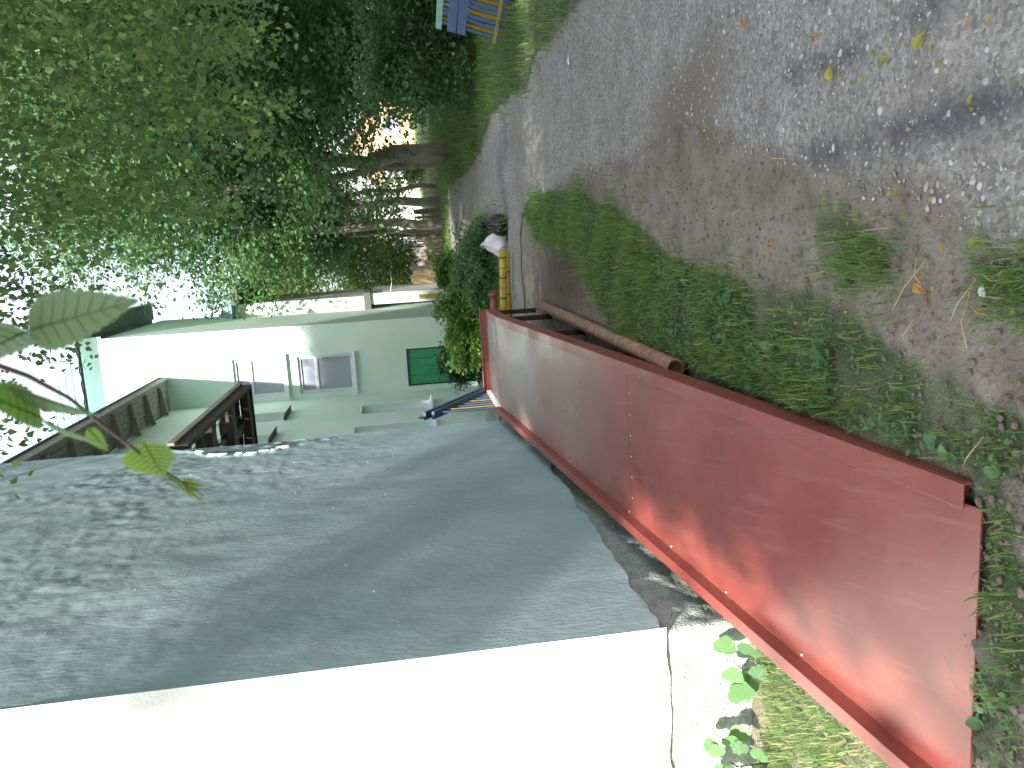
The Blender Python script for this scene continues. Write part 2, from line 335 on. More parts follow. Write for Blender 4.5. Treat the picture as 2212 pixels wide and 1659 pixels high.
# the road widens to the right beyond the frame; close to the camera its right edge runs out of the picture
ROADR[:4, 0] += .9
def rl(y): return np.interp(y, ROADL[:, 1], ROADL[:, 0]) + (vnoise(y*3, y*0+5, 3)-.5)*.10 + (vnoise(y*11, y*0+2, 4)-.5)*.05
def rr(y): return np.interp(y, ROADR[:, 1], ROADR[:, 0]) + (vnoise(y*2, y*0+9, 5)-.5)*.16
def gheight(x, y):
    near = np.clip(1-(np.hypot(x, y)-9)/8, .15, 1)
    h = (fbm(x*1.1, y*1.1, 3, 11)-.5)*.05 + near*((fbm(x*7, y*7, 4, 21)-.5)*.030)
    # shallow step from the trodden soil down to the gravel
    d = x - np.interp(y, ROADL[:, 1], ROADL[:, 0])
    h = h + .035*np.clip(-d/.5, -.2, 1)*np.clip((14-y)/4, 0, 1)
    # loose broken soil in front of the ramp foot
    s = (x-P0[0])*HD[0] + (y-P0[1])*HD[1]; tt = (x-P0[0])*NN[0] + (y-P0[1])*NN[1]
    foot = np.exp(-((s+.10)/.16)**2)*np.clip((tt+1.3)/.4, 0, 1)*np.clip((.3-tt)/.3, 0, 1)
    h = h + foot*(fbm(x*14, y*14, 4, 31)-.55)*.09
    # under the deck the soil stays below it
    under = (tt > -1.0) & (tt < .08) & (s > .0) & (s < 7.3)
    h = np.where(under, np.minimum(h, .02+.06*np.clip(s, 0, 2)), h)
    return h
xs = np.concatenate([np.array([-300, -120, -60, -30, -18]), np.arange(-12, -3, .5), np.arange(-3, 5.2, .05), np.arange(5.2, 12, .2), np.arange(12, 30, 1.5), [40, 70, 140, 320]])
ys = np.concatenate([np.array([-250, -100, -40, -16, -8, -4, -2, -1]), np.arange(-.5, 9, .05), np.arange(9, 16, .12), np.arange(16, 34, .5), np.arange(34, 60, 3), [70, 100, 180, 500]])
X, Y = np.meshgrid(xs, ys)
green = np.zeros_like(X)
wob = (fbm(X*4, Y*4, 3, 40)-.5)*.25
for poly in (VERGE, CLUMP, CORNER, YARD, RIGHTV, LEFTV, LAWN): green = np.maximum(green, inpoly(X+wob*.6, Y+wob, poly)*1.)
outer = (X > rr(Y)+.1) | (Y > 27) | (X < -6)
green = np.maximum(green, outer*.9)
green *= np.clip(.25+1.5*fbm(X*5, Y*5, 3, 50)-.3, 0, 1)
wet = np.clip(1.4-np.hypot((X-1.05)/.55, (Y-7.4)/1.5), 0, 1)*.9
wet = np.maximum(wet, np.clip(1.2-np.hypot((X-1.5)/.45, (Y-4.2)/.7), 0, 1)*.45)
gnd = gridmesh('ground', np.stack([X, Y, gheight(X, Y)-.012], -1), M['soil'], None, {'green': green.ravel(), 'wet': wet.ravel()})
setp(gnd, kind='structure')

# gravel road: its own sheet with a ragged rim
yr = np.concatenate([np.arange(-5, 0, .25), np.arange(0, 8, .05), np.arange(8, 16, .1), np.arange(16, 27, .3)])
u = np.linspace(0, 1, 90)
Yg, Ug = np.meshgrid(yr, u, indexing='ij')
Xg = rl(Yg)*(1-Ug) + rr(Yg)*Ug
edge = np.minimum(1, np.minimum(Ug, 1-Ug)/.03)
Zg = gheight(Xg, Yg)-.012 + .014*edge - .006 + (fbm(Xg*18, Yg*18, 3, 61)-.5)*.010*edge
def seg(x, y, pts, wd):
    best = np.full(np.shape(x), 9.)
    for (a, b) in zip(pts[:-1], pts[1:]):
        a = np.array(a[:2]); b = np.array(b[:2]); d = b-a; tt = np.clip(((x-a[0])*d[0]+(y-a[1])*d[1])/(d@d), 0, 1)
        best = np.minimum(best, np.hypot(x-a[0]-tt*d[0], y-a[1]-tt*d[1]))
    return np.clip(1.2-best/wd, 0, 1)
T1 = [gz(*q) for q in ((1730, 345), (1840, 320), (1960, 285), (2100, 235), (2230, 190), (2400, 120))]
T2 = [gz(*q) for q in ((1705, 160), (1800, 128), (1900, 80), (2000, 30), (2060, -20), (2150, -60))]
wetg = np.maximum(seg(Xg, Yg, T1, .075), seg(Xg, Yg, T2, .05)*.9)*np.clip(fbm(Xg*9, Yg*9, 4, 71)*2.6-.55, 0, 1)
T3 = [gz(*q) for q in ((1090, 310), (1075, 360), (1090, 440))]
wetg = np.maximum(wetg, seg(Xg, Yg, T3, .35)*.4)
soilg = np.clip(1.3-np.hypot((Xg-1.42)/.30, (Yg-4.2)/.75), 0, 1) + np.clip(1-Ug/.05, 0, 1)*.7*(Yg < 9) + np.clip(fbm(Xg*1.3, Yg*.8, 3, 81)-.55, 0, 1)*1.6
road = gridmesh('road', np.stack([Xg, Yg, Zg], -1), M['gravel'], None, {'wet': wetg.ravel(), 'soil': np.clip(soilg, 0, 1).ravel()})
setp(road, kind='structure')
# the strip of gravel path that turns left behind the ramp
pu = np.linspace(0, 1, 60); pv = np.linspace(0, 1, 16)
PU, PV = np.meshgrid(pu, pv, indexing='ij')
px = 2.35 - 6.35*PU; py = (10.05 + .55*PU) + PV*(1.25) + (vnoise(PU*25, PV*0, 8)-.5)*.12
fp = gridmesh('footpath', np.stack([px, py, gheight(px, py)-.002 + .004*np.minimum(1, np.minimum(PV, 1-PV)*8)], -1), M['gravel'], None, {'wet': px.ravel()*0, 'soil': (px*0+.15).ravel()})
setp(fp, kind='structure')

# stones: counted by nobody
def ico():
    ph = (1+5**.5)/2
    v = np.array([(-1, ph, 0), (1, ph, 0), (-1, -ph, 0), (1, -ph, 0), (0, -1, ph), (0, 1, ph), (0, -1, -ph), (0, 1, -ph), (ph, 0, -1), (ph, 0, 1), (-ph, 0, -1), (-ph, 0, 1)])/1.9
    f = np.array([(0, 11, 5), (0, 5, 1), (0, 1, 7), (0, 7, 10), (0, 10, 11), (1, 5, 9), (5, 11, 4), (11, 10, 2), (10, 7, 6), (7, 1, 8), (3, 9, 4), (3, 4, 2), (3, 2, 6), (3, 6, 8), (3, 8, 9), (4, 9, 5), (2, 4, 11), (6, 2, 10), (8, 6, 7), (9, 8, 1)])
    return v, f
IV, IF = ico()
def stones(name, xy, size, mt, sink=.3, flat=.6):
    n = len(xy); z = gheight(xy[:, 0], xy[:, 1])
    sc = size[:, None]*np.stack([rng.uniform(.6, 1.3, n), rng.uniform(.6, 1.3, n), rng.uniform(.4, .9, n)*flat], -1)
    V = IV[None]*sc[:, None, :]*(1+rng.normal(size=(n, 12, 1))*.22)
    a = rng.random(n)*6.28; ca, sa = np.cos(a)[:, None], np.sin(a)[:, None]
    x_ = V[..., 0]*ca - V[..., 1]*sa; y_ = V[..., 0]*sa + V[..., 1]*ca
    V = np.stack([x_ + xy[:, 0:1], y_ + xy[:, 1:2], V[..., 2] + (z-.006+size*flat*sink)[:, None]], -1)
    F = (np.arange(n)*12)[:, None, None] + IF[None]
    o = npmesh(name, V, F.reshape(-1, 3), mt, None, {'v': np.repeat(rng.random(n), 12)})
    return setp(o, kind='stuff')
ms = bpy.data.materials.new('gravel_stone'); ms.use_nodes = True
t = ms.node_tree; bs = t.nodes['Principled BSDF']; bs.inputs['Roughness'].default_value = .9
at = t.nodes.new('ShaderNodeAttribute'); at.attribute_name = 'v'; rp = t.nodes.new('ShaderNodeValToRGB')
rp.color_ramp.elements[0].color = (.20, .195, .19, 1); rp.color_ramp.elements[1].color = (.56, .55, .55, 1); e = rp.color_ramp.elements.new(.5); e.color = (.36, .345, .335, 1)
t.links.new(at.outputs['Fac'], rp.inputs[0]); t.links.new(rp.outputs[0], bs.inputs['Base Color'])
N = 34000
yy = .9 + 11*rng.random(N)**1.9; uu = rng.random(N); xx = rl(yy)*(1-uu) + rr(yy)*uu
keep = (yy < 4.2) | (rng.random(N) < .6)
sz = .0035 + .009*rng.random(N)**3.0 + .016*(rng.random(N) > .995)*(yy < 5)*.7
xy = np.stack([xx, yy], -1)
setp(stones('gravel_stones', xy[keep], sz[keep], ms), 'loose pale gravel stones pressed into the road')
# broken soil
N = 420
s_ = rng.normal(-.13, .11, N); t_ = rng.uniform(-1.3, .35, N)
cl = np.array([L(a, b, 0)[:2] for a, b in zip(s_, t_)])
N2 = 16000
y2 = 1.2+8.5*rng.random(N2)**1.7; c2 = np.stack([rl(y2)-rng.random(N2)*(1.2+.12*y2), y2], -1); c2 = c2[c2[:, 0] < rl(c2[:, 1])]
ins = (((c2-P0[:2])@NN[:2] < .1) & ((c2-P0[:2])@HD[:2] > -.02)); c2 = c2[~ins]
cl = np.concatenate([cl[s_ < -.01], c2])
setp(stones('soil_clods', cl, np.concatenate([.003+.013*rng.random((s_ < -.01).sum())**3, .002+.0075*rng.random(len(c2))**4]), M['clod'], .3, .8), 'crumbly brown soil in front of the ramp foot')

# ------------------------------------------------------------------ near house (sunlit white front, raked grey side)
TW = -1.05; CS, CE, ZB = 1.48, 6.36, .45
house = empty('house', L(3.9, -4, 0), 'near stucco house with white sunlit front and grey shaded side above the ramp', 'house')
# side wall: displaced plaster sheet with a ragged lower edge and a broken patch at its far edge
sv = np.concatenate([np.arange(CS, 5.0, .025), np.arange(5.0, CE+.001, .0136)]); zv = np.arange(0.25, 6.6, .022)
S_, Z_ = np.meshgrid(sv, zv, indexing='ij')
low = ZB + (fbm(S_*3, S_*0+1, 4, 90)-.5)*.10 - .03*np.clip(S_-2.2, 0, 4)/4 + .02
trow = (fbm(S_*4.5, Z_*2.4, 3, 91)-.5)*.014 + (fbm(S_*1.4, Z_*1.0, 3, 92)-.5)*.022
rough = np.clip(fbm(S_*1.0, Z_*.8, 3, 93)*2.2-.75, 0, 1)*np.clip((Z_-1.)/2.5, .15, 1)
fine = (fbm(S_*11, Z_*13, 3, 94)-.5)*.016*rough
dz = trow*(.35+.65*np.clip((Z_-1.2)/2, 0, 1)) + fine
# broken patch (outer coat gone, brown cracks, lifted lip)
ce = CE - .02; zc = 3.15
lip = ce - .62*np.exp(-((Z_-zc)/.55)**2)*(1+.5*(fbm(Z_*4, Z_*0, 3, 95)-.5)) - .06*(fbm(Z_*17, Z_*0+3, 2, 96)-.5) + .12*np.clip(np.abs(Z_-zc)-.75, 0, 1)*3
hole = S_ > lip
crack = np.exp(-((S_-lip)/.03)**2)*hole
inner = hole*(-.022 - .02*crack + (fbm(S_*16, Z_*12, 4, 97)-.5)*.03)
lipup = np.exp(-((S_-lip+.03)/.035)**2)*(~hole)*(np.abs(Z_-zc) < .8)*.014
dz = np.where(hole, inner, dz + lipup)
dirt = np.clip(crack*1.3, 0, 1)*(fbm(Z_*6, S_*6, 3, 98) > .42) + .9*hole*(fbm(S_*11, Z_*3.2, 3, 99) > .64)*(np.abs(Z_-zc+.1) < .6)
keep = (Z_ > low)[1:, 1:]; Z_ = np.maximum(Z_, low)
Pw = P0 + HD*S_[..., None] + NN*(TW+dz)[..., None] + ZZ*Z_[..., None]
wall = gridmesh('wall', Pw, M['shaded_wall'], house, {'dirt': np.clip(dirt, 0, 1).ravel()}, keep=keep)
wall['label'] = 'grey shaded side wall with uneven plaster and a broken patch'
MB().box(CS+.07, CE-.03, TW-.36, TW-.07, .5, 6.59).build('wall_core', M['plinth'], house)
# far end return of the side wall
MB().box(CE-.03, CE-.002, TW-.4, TW-.03, .25, 6.58).build('wall_end', M['wall'], house)
# front wall (sunlit)
tv = np.arange(-7.5, TW+.001, .05); zf = np.arange(.25, 6.6, .05)
T_, Zf = np.meshgrid(tv, zf, indexing='ij')
lowf = ZB - .0 + (fbm(T_*6, T_*0+2, 4, 101)-.5)*.05
df = (fbm(T_*3, Zf*3, 3, 102)-.5)*.006
Pf = P0 + HD*(CS+df)[..., None] + NN*T_[..., None] + ZZ*np.maximum(Zf, lowf)[..., None]
fw = gridmesh('wall', Pf[:, ::-1], M['wall'], house); fw['label'] = 'white front wall in full sun'
MB().box(CS+.06, CS+.3, -7.5, TW-.07, .455, .47).build('wall_underside', M['wall'], house)
# plinth: rough, set back a little under the wall coat
ps = np.arange(0, 12.0, .03)
def plin(d, z, off):  # walk round the corner: front (towards -t) then the side
    lf = 6.4
    a = np.minimum(d, lf); b_ = np.maximum(d-lf, 0)
    return P0 + HD*(CS+.03-off + b_)[..., None] + NN*(-(TW*-1) - (lf-a)*1. - .03 + off)[..., None] + ZZ*z[..., None]
zp = np.arange(-.25, ZB+.04, .03)
D_, Zp = np.meshgrid(np.arange(0, 6.4+4.95, .03), zp, indexing='ij')
off = (fbm(D_*5, Zp*5, 4, 111)-.5)*.045 + (fbm(D_*18, Zp*18, 3, 112)-.5)*.022
gridmesh('plinth', plin(D_, Zp, off)[:, ::-1], M['plinth'], house)
# body and roof beyond the frame
MB().box(CS+.3, CE-.05, -7.45, TW-.4, .4, 6.5).build('wall_core', M['wall'], house)
rf = MB(); e_ = [L(CS-.5, -8, 6.62), L(CS-.5, TW+.03, 6.62), L(CE+.3, TW+.03, 6.62), L(CE+.3, -8, 6.62)]
r_ = [L((CS+CE)/2, -6.5, 8.6), L((CS+CE)/2, TW-1.5, 8.6)]
rf.add(e_+r_, [(0, 1, 5, 4), (1, 2, 5), (2, 3, 4, 5), (3, 0, 4), (3, 2, 1, 0)]).build('roof', M['roof_grey'], house)
# flakes of lifted paint along the broken lip
for k in range(16):
    z = random.uniform(2.75, 3.85); zi = int((z-.25)/.022); sL = lip[0, zi] - .035
    q = MB(); a = random.uniform(.03, .07)*(1.9 if k < 4 else 1); h = a*random.uniform(.8, 2.0)
    base = [(-a*.5, 0), (a*.4, -h*.5), (a*.6, h*.3), (0, h*.6), (-a*.6, h*.3)]
    vs = [L(sL+x*.35, TW+.013+.022*max(0, x/a+.3), z+y) for x, y in base]; vs2 = [L(sL+x*.35+.003, TW+.008+.022*max(0, x/a+.3)-.003, z+y) for x, y in base]
    q.add(vs+vs2, [(0, 1, 2, 3, 4), (9, 8, 7, 6, 5)] + [(i, (i+1) % 5, (i+1) % 5+5, i+5) for i in range(5)]).build('plaster_flake', M['wall'], house)

for k in range(20):
    s = random.choice((random.uniform(4.6, 5.9), random.uniform(2.2, 5.6))); z = random.uniform(1.6, 3.9) if s > 4.5 else random.uniform(.9, 3.6); si = int(np.argmin(abs(sv-s))); zi = int((z-.25)/.022)
    b0 = TW+float(dz[si, zi]); a = random.uniform(.003, .010)
    vs = [L(s+x*a, b0+.001+max(0, x)*.003, z+y*a) for x, y in ((-1, .2), (.3, -.9), (1, .1), (.2, .8))]; vs2 = [L(s+x*a*1.1, b0-.012, z+y*a*1.1) for x, y in ((-1, .2), (.3, -.9), (1, .1), (.2, .8))]
    MB().add(vs+vs2, [(0, 1, 2, 3)]+[(i, i+4, (i+1) % 4+4, (i+1) % 4) for i in range(4)]).build('plaster_chip', M['wall'], house)
# ------------------------------------------------------------------ the ramp
SK, ZK, WD = 6.33, .612, .89
def dz_(s): return .05 + (ZK-.05)*min(s, SK)/SK
ramp = empty('ramp', L(3.2, -.45, 0), 'long red painted steel access ramp beside the grey wall', 'ramp')

seams = [-.05, 2.63, 5.17, SK, 7.33]
for i in range(4):
    a, b_ = seams[i]+(.003 if i else 0), seams[i+1]-(.003 if i < 3 else 0)
    q = MB(); n = 10
    # a sheet with slight waves
    vs = []; fs = []; ns, ntt = 14, 10
    for j in range(ns+1):
        s = a+(b_-a)*j/ns
        for k in range(ntt+1):
            t = -WD + WD*k/ntt
            e = min(j, ns-j, 1)*min(k, ntt-k, 1)
            vs.append(L(s, t, dz_(max(s, 0)) - (.0 if s >= 0 else .012) + e*.004*(vnoise(s*1.7, t*3+i*7, 5)-.5)))
    for j in range(ns):
        for k in range(ntt):
            fs.append((j*(ntt+1)+k, (j+1)*(ntt+1)+k, (j+1)*(ntt+1)+k+1, j*(ntt+1)+k+1)[::-1])
    W1 = ntt+1; q.add(vs, fs, True); q.add([(p[0], p[1], p[2]-.006) for p in vs], [f[::-1] for f in fs], True)
    ringi = [k for k in range(W1)] + [j*W1+ntt for j in range(1, ns+1)] + [ns*W1+k for k in range(ntt-1, -1, -1)] + [j*W1 for j in range(ns-1, 0, -1)]
    rim = [vs[x] for x in ringi]; nr = len(rim)
    q.add(rim+[(p[0], p[1], p[2]-.006) for p in rim], [(x, x+nr, (x+1) % nr+nr, (x+1) % nr) for x in range(nr)])
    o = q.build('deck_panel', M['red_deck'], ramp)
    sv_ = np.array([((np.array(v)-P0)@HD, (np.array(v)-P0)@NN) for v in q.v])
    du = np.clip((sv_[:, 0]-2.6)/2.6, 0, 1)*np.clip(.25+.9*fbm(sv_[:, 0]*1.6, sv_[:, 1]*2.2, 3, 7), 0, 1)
    at_ = o.data.attributes.new('dust_glare', 'FLOAT', 'POINT'); at_.data.foreach_set('value', du.astype(np.float32))
# right side beam: channel whose flange lies just above the deck edge
def sbeam(name, s0, s1, t0, t1, zo0, zo1, mt, bevel=.003):
    return MB().hexa([L(s0, t1, dz_(s0)+zo0), L(s0, t0, dz_(s0)+zo0), L(s1, t0, dz_(s1)+zo0), L(s1, t1, dz_(s1)+zo0), L(s0, t1, dz_(s0)+zo1), L(s0, t0, dz_(s0)+zo1), L(s1, t0, dz_(s1)+zo1), L(s1, t1, dz_(s1)+zo1)]).build(name, mt, ramp, bevel)
sbeam('side_flange', .0, SK, -.012, .062, .002, .010, M['red_deck'], .002)
sbeam('side_web', .002, SK, .056, .064, -.105, .002, M['red'], 0)
sbeam('side_flange', .004, SK, .004, .056, -.105, -.097, M['steel_dark'], 0)
q = sbeam('side_flange', SK+.003, 7.33, -.012, .062, .002, .010, M['red'], .002)
sbeam('side_web', SK+.003, 7.33, .056, .064, -.105, .002, M['red'], 0)
# left kerb: an upstand of angle steel with a flat outer flange
sbeam('kerb_web', -.02, SK-.02, -WD-.006, -WD, .002, .060, M['red'], 0)
sbeam('kerb_flange', -.02, SK-.02, -WD-.058, -WD-.0, .060, .067, M['red'], .002)
sbeam('side_web', .0, SK, -WD+.004, -WD+.012, -.105, -.008, M['steel_dark'], 0)
sbeam('kerb_brace', .0, SK-.06, -WD-.055, -WD-.045, .030, .0595, M['red'], 0)
# far lip and landing frame
sbeam('end_lip', 7.33, 7.34, -WD, .05, -.08, .075, M['red'], .002)
sbeam('end_lip', 7.29, 7.33, -WD, .05, .070, .076, M['red'], .002)
sbeam('cross_beam', SK-.03, SK+.03, -WD+.02, .05, -.10, -.012, M['steel_dark'], 0)
for s in (1.6, 3.2, 4.8): sbeam('cross_beam', s, s+.05, -WD+.02, .05, -.09, -.012, M['steel_dark'], 0)
for s in (SK+.02, 7.27):
    for t in (-.01, -WD+.05):
        MB().box(s, s+.05, t, t+.05, -.03, ZK-.10).build('leg', M['steel_dark'], ramp)
for s, h in ((3.2, .26), (4.8, .38)):
    for t in (-.01, -WD+.05): MB().box(s, s+.045, t, t+.045, -.03, h).build('leg', M['steel_dark'], ramp)
# screw heads down the seam and the kerb
for k in range(9):
    s = .8+k*.62; MB().tube([L(s, -WD+.014, dz_(s)), L(s, -WD+.014, dz_(s)+.004)], .005, 8).build('rivet', M['frame_white'], ramp)
for k in range(6):
    MB().tube([L(2.6, -.12-k*.13, dz_(2.6)), L(2.6, -.12-k*.13, dz_(2.6)+.003)], .0045, 8).build('rivet', M['frame_white'], ramp)

# ------------------------------------------------------------------ rusty pipe on the ground
a = gz(1460, 795, .10); b_ = gz(1165, 657, .06)
d = (b_-a)/np.linalg.norm(b_-a); up = np.array([0, 0, 1.])
pipe = empty('pipe', (a+b_)/2*np.array([1, 1, 0]), 'rusty steel pipe lying on the ground along the ramp', 'pipe')
r = .052; q = MB(); n = 22
sd_ = np.cross(d, up); sd_ /= np.linalg.norm(sd_); uu_ = np.cross(sd_, d)
vs = []; fs = []
for (p, rad) in ((a, r*.86), (a, r), ) : vs += [p+(sd_*cos(2*pi*j/n)+uu_*sin(2*pi*j/n))*rad for j in range(n)]
vs += [b_+(sd_*cos(2*pi*j/n)+uu_*sin(2*pi*j/n))*r for j in range(n)]
vs += [b_+(sd_*cos(2*pi*j/n)+uu_*sin(2*pi*j/n))*r*.86 for j in range(n)]
for j in range(n):
    k = (j+1) % n
    fs += [(j, k, n+k, n+j), (n+j, n+k, 2*n+k, 2*n+j), (2*n+j, 2*n+k, 3*n+k, 3*n+j), (3*n+j, 3*n+k, k, j)]
q.add(vs, fs, True); q.build('tube', M['rust'], pipe)
MB().bar(b_+np.array([-.2, .1, -.05]), b_+np.array([.25, .0, -.05]), .1, .05).build('wood_prop', M['grey_wood'], pipe)

# ------------------------------------------------------------------ bags
def bag(name, base, h, w, mt, label, spikes, ears, lean, seed):
    r = empty(name, base, label, 'bag'); na, nh = 40, 22; P = np.zeros((nh+1, na+1, 3)); rs = np.random.default_rng(seed)
    an = np.linspace(0, 2*pi, na+1)
    ph = rs.random(9)*6.28
    for i in range(nh+1):
        f = i/nh
        prof = (.86+.25*sin(pi*min(f*1.6, 1)))*(1-f**2.2)**.6 if f < .999 else .02
        if f < .06: prof *= .9
        for j in range(na):
            crease = 1+.10*sin(an[j]*5+ph[0]+f*2)+.07*sin(an[j]*9+ph[1]-f*4)+.05*sin(an[j]*15+ph[2]+f*5)*f + .05*sin(an[j]*2+ph[3])
            rad = w/2*max(prof, .05)*crease
            P[i, j] = (cos(an[j])*rad*1.05 + lean*h*f*f, sin(an[j])*rad*.8, h*(f*.86) + .02*sin(an[j]*3+f*7+ph[4])*f)
        P[i, na] = P[i, 0]
    P += np.array(base)
    o = gridmesh('sack', P, mt, r, smooth=True)
    for (dx, hh, tw) in ears:      # gathered tips or handles
        q = MB(); top = np.array(base)+np.array([lean*h*.75, 0, h*.78])
        q.tube([top, top+np.array([dx*.5, .01, hh*.5]), top+np.array([dx, -.01, hh])], [.055*tw, .028*tw, .008*tw], 7, jit=.25).build('neck', mt, r)
    return r
bag('black_bag', gz(1096, 482) + np.array([0, .12, 0]), .40, .27, M['black_bag'], 'black plastic rubbish bag with pointed top on the path', 5, [(-.0, .12, 1.0)], .05, 3)
bw = bag('white_bag', gz(1094, 520) + np.array([0, .08, 0]), .36, .36, M['white_bag'], 'white plastic carrier bag slumped against the black one', 5, [(-.02, .08, .8)], -.05, 5)
pt = np.array(gz(1094, 520)) + np.array([-.02, .06, .30])
MB().tube([pt+np.array([-.05, 0, -.03]), pt+np.array([-.055, 0, .04]), pt+np.array([-.02, 0, .075]), pt+np.array([.02, 0, .04]), pt+np.array([.02, 0, -.03])], .007, 7).build('handle', M['white_bag'], bw)

# ------------------------------------------------------------------ yellow pipes and red pipe by the bed
def pxpipe(name, a, b_, r, mt, label, cat, rings=0, flange=False):
    e = empty(name, (a+b_)/2*np.array([1, 1, 0]), label, cat)
    MB().tube([a, a*.67+b_*.33, a*.33+b_*.67, b_], r, 14).build('tube', mt, e)
    d = (b_-a)/np.linalg.norm(b_-a)
    for k in range(rings):
        p = a+(b_-a)*(k+.7)/(rings+.4); MB().tube([p, p+d*.018], r*1.07, 14).build('band', M['yellow_dark'] if k % 2 else M['brown_wood'], e)
    if flange: MB().tube([b_-d*.03, b_+d*.03], r*1.3, 14).build('flange', mt, e)
    return e
pxpipe('yellow_pipe', gz(1089, 700, .17), gz(1086, 540, .17), .05, M['yellow'], 'upper and brighter of two yellow pipes edging the flower bed', 'pipe', 7)
pxpipe('yellow_pipe', gz(1100, 700, .06), gz(1095, 545, .06), .045, M['yellow'], 'lower shaded yellow pipe close to the ground under the brighter one', 'pipe', 6)
pxpipe('red_pipe', gz(1069, 712, .25), gz(1066, 636, .25), .052, M['red'], 'short red pipe with flanged end beyond the ramp landing', 'pipe', 0, True)
yb = empty('pipe_post', gz(1100, 690), 'low yellow post holding the two yellow pipes', 'post')
q_ = gz(1097, 694); MB().box(0, 0.001, 0, .001, 0, .001)
MB().tube([q_*np.array([1, 1, 0]), q_*np.array([1, 1, 0])+np.array([0, 0, .2])], .03, 8).build('post', M['yellow'], yb)

# ------------------------------------------------------------------ far building
def wallholes(name, O, ud, nd, u0, u1, z0, z1, holes, depth, mt, parent):
    """a wall face with real openings: grid of cells, reveals going in by depth (against the outward normal nd)"""
    us = sorted({u0, u1, *[h[0] for h in holes], *[h[1] for h in holes]}); zs = sorted({z0, z1, *[h[2] for h in holes], *[h[3] for h in holes]})
    O = np.array([O[0], O[1], 0.]); q = MB(); W = lambda u, z, k=0: O+ud*u+ZZ*z-nd*k
    for i in range(len(us)-1):
        for j in range(len(zs)-1):
            uc, zc_ = (us[i]+us[i+1])/2, (zs[j]+zs[j+1])/2
            if any(h[0] < uc < h[1] and h[2] < zc_ < h[3] for h in holes): continue
            q.add([W(us[i], zs[j]), W(us[i+1], zs[j]), W(us[i+1], zs[j+1]), W(us[i], zs[j+1])], [(0, 1, 2, 3)])
    for h in holes:
        c = [(h[0], h[2]), (h[1], h[2]), (h[1], h[3]), (h[0], h[3])]
        for k in range(4):
            a, b2 = c[k], c[(k+1) % 4]; q.add([W(*a), W(*b2), W(*b2, depth), W(*a, depth)], [(3, 2, 1, 0)])
    return q.build(name, mt, parent)
F0 = np.array([.03, 18., 0])
Ff = lambda s, t, z: F0 + HD*s + NN*t + ZZ*z
bld = empty('building', F0, 'pale mint two storey building with blue roof and green cellar door', 'building')
TR = 1.60; EV = 8.1
fwin = [(.12, .93, 2.68, 3.85), (.12, .97, 4.13, 5.2)]
door = (.10, .93, -.15, 1.52)
wallholes('wall', F0, NN, -HD, .0, TR, -.3, 7.75, [*fwin, door], .12, M['far_wall'], bld)
# its right-hand return
wallholes('wall', F0+NN*TR, HD, NN, 0, 4.5, -.3, 7.75, [], .1, M['far_wall'], bld)
# curved cove cornice
cv = MB()
for k in range(6):
    a0, a1 = k/6*pi/2, (k+1)/6*pi/2
    f = lambda a: (.3*(1-cos(a)), 7.75+.32*sin(a))
    (o0, z0), (o1, z1) = f(a0), f(a1)
    cv.add([Ff(-o0, -.6, z0), Ff(-o0, TR+.05, z0), Ff(-o1, TR+.05, z1), Ff(-o1, -.6, z1)], [(0, 1, 2, 3)], True)
cv.build('cornice', M['far_wall'], bld)
# middle wall running towards the camera, with recessed windows
mh = [(-2.15, -1.3, 1.15, 2.48), (-4.15, -3.3, 1.18, 2.54), (-2.12, -1.27, 3.97, 5.2), (-4.1, -3.3, 3.97, 5.2)]
mh = [(h[0]+9.5, h[1]+9.5, h[2], h[3]) for h in mh]
wallholes('wall', F0-HD*9.5, HD, NN, 0, 9.5, -.3, 6.55, mh, .22, M['far_wall'], bld)
MB().box(-9.5, 4.5, -2.5, -.23, -.3, 6.5, Ff).build('wall_core', M['far_wall'], bld)
MB().box(.14, 4.4, -.3, TR-.13, -.3, 8.0, Ff).build('wall_core', M['dark_trim'], bld)
def window(fr, u0, u1, z0, z1, parent, dpt, splitz=None):
    """fr(u, z, k) gives the point k metres behind the wall face"""
    w_ = MB(); t_ = .06
    def bx(a, b2, c, d2, k0, k1): w_.hexa([fr(a, c, k0), fr(b2, c, k0), fr(b2, c, k1), fr(a, c, k1), fr(a, d2, k0), fr(b2, d2, k0), fr(b2, d2, k1), fr(a, d2, k1)])
    k0, k1 = dpt-.05, dpt+.01
    bx(u0+.002, u0+t_, z0+.002, z1-.002, k0, k1); bx(u1-t_, u1-.002, z0+.002, z1-.002, k0, k1)
    bx(u0+t_, u1-t_, z0+.002, z0+t_, k0, k1); bx(u0+t_, u1-t_, z1-t_, z1-.002, k0, k1)
    sz_ = z0+(z1-z0)*.68 if splitz is None else splitz
    bx(u0+t_, u1-t_, sz_-.035, sz_+.035, k0+.004, k1)
    um = (u0+u1)/2
    fo = w_.build('window', M['frame_white'], parent)
    for (c, d2) in ((z0+t_, sz_-.035), (sz_+.035, z1-t_)):
        MB().add([fr(u0+t_, c, dpt-.01), fr(u1-t_, c, dpt-.01), fr(u1-t_, d2, dpt-.01), fr(u0+t_, d2, dpt-.01)], [(0, 1, 2, 3)]).build('pane', M['glass'], fo)
    return fo
frF = lambda u, z, k: Ff(k, u, z)
frM = lambda s, z, k: Ff(s-9.5, -k, z)
def sill(parent, pts, drop): MB().hexa(pts).build('sill', M['frame_white'], parent)
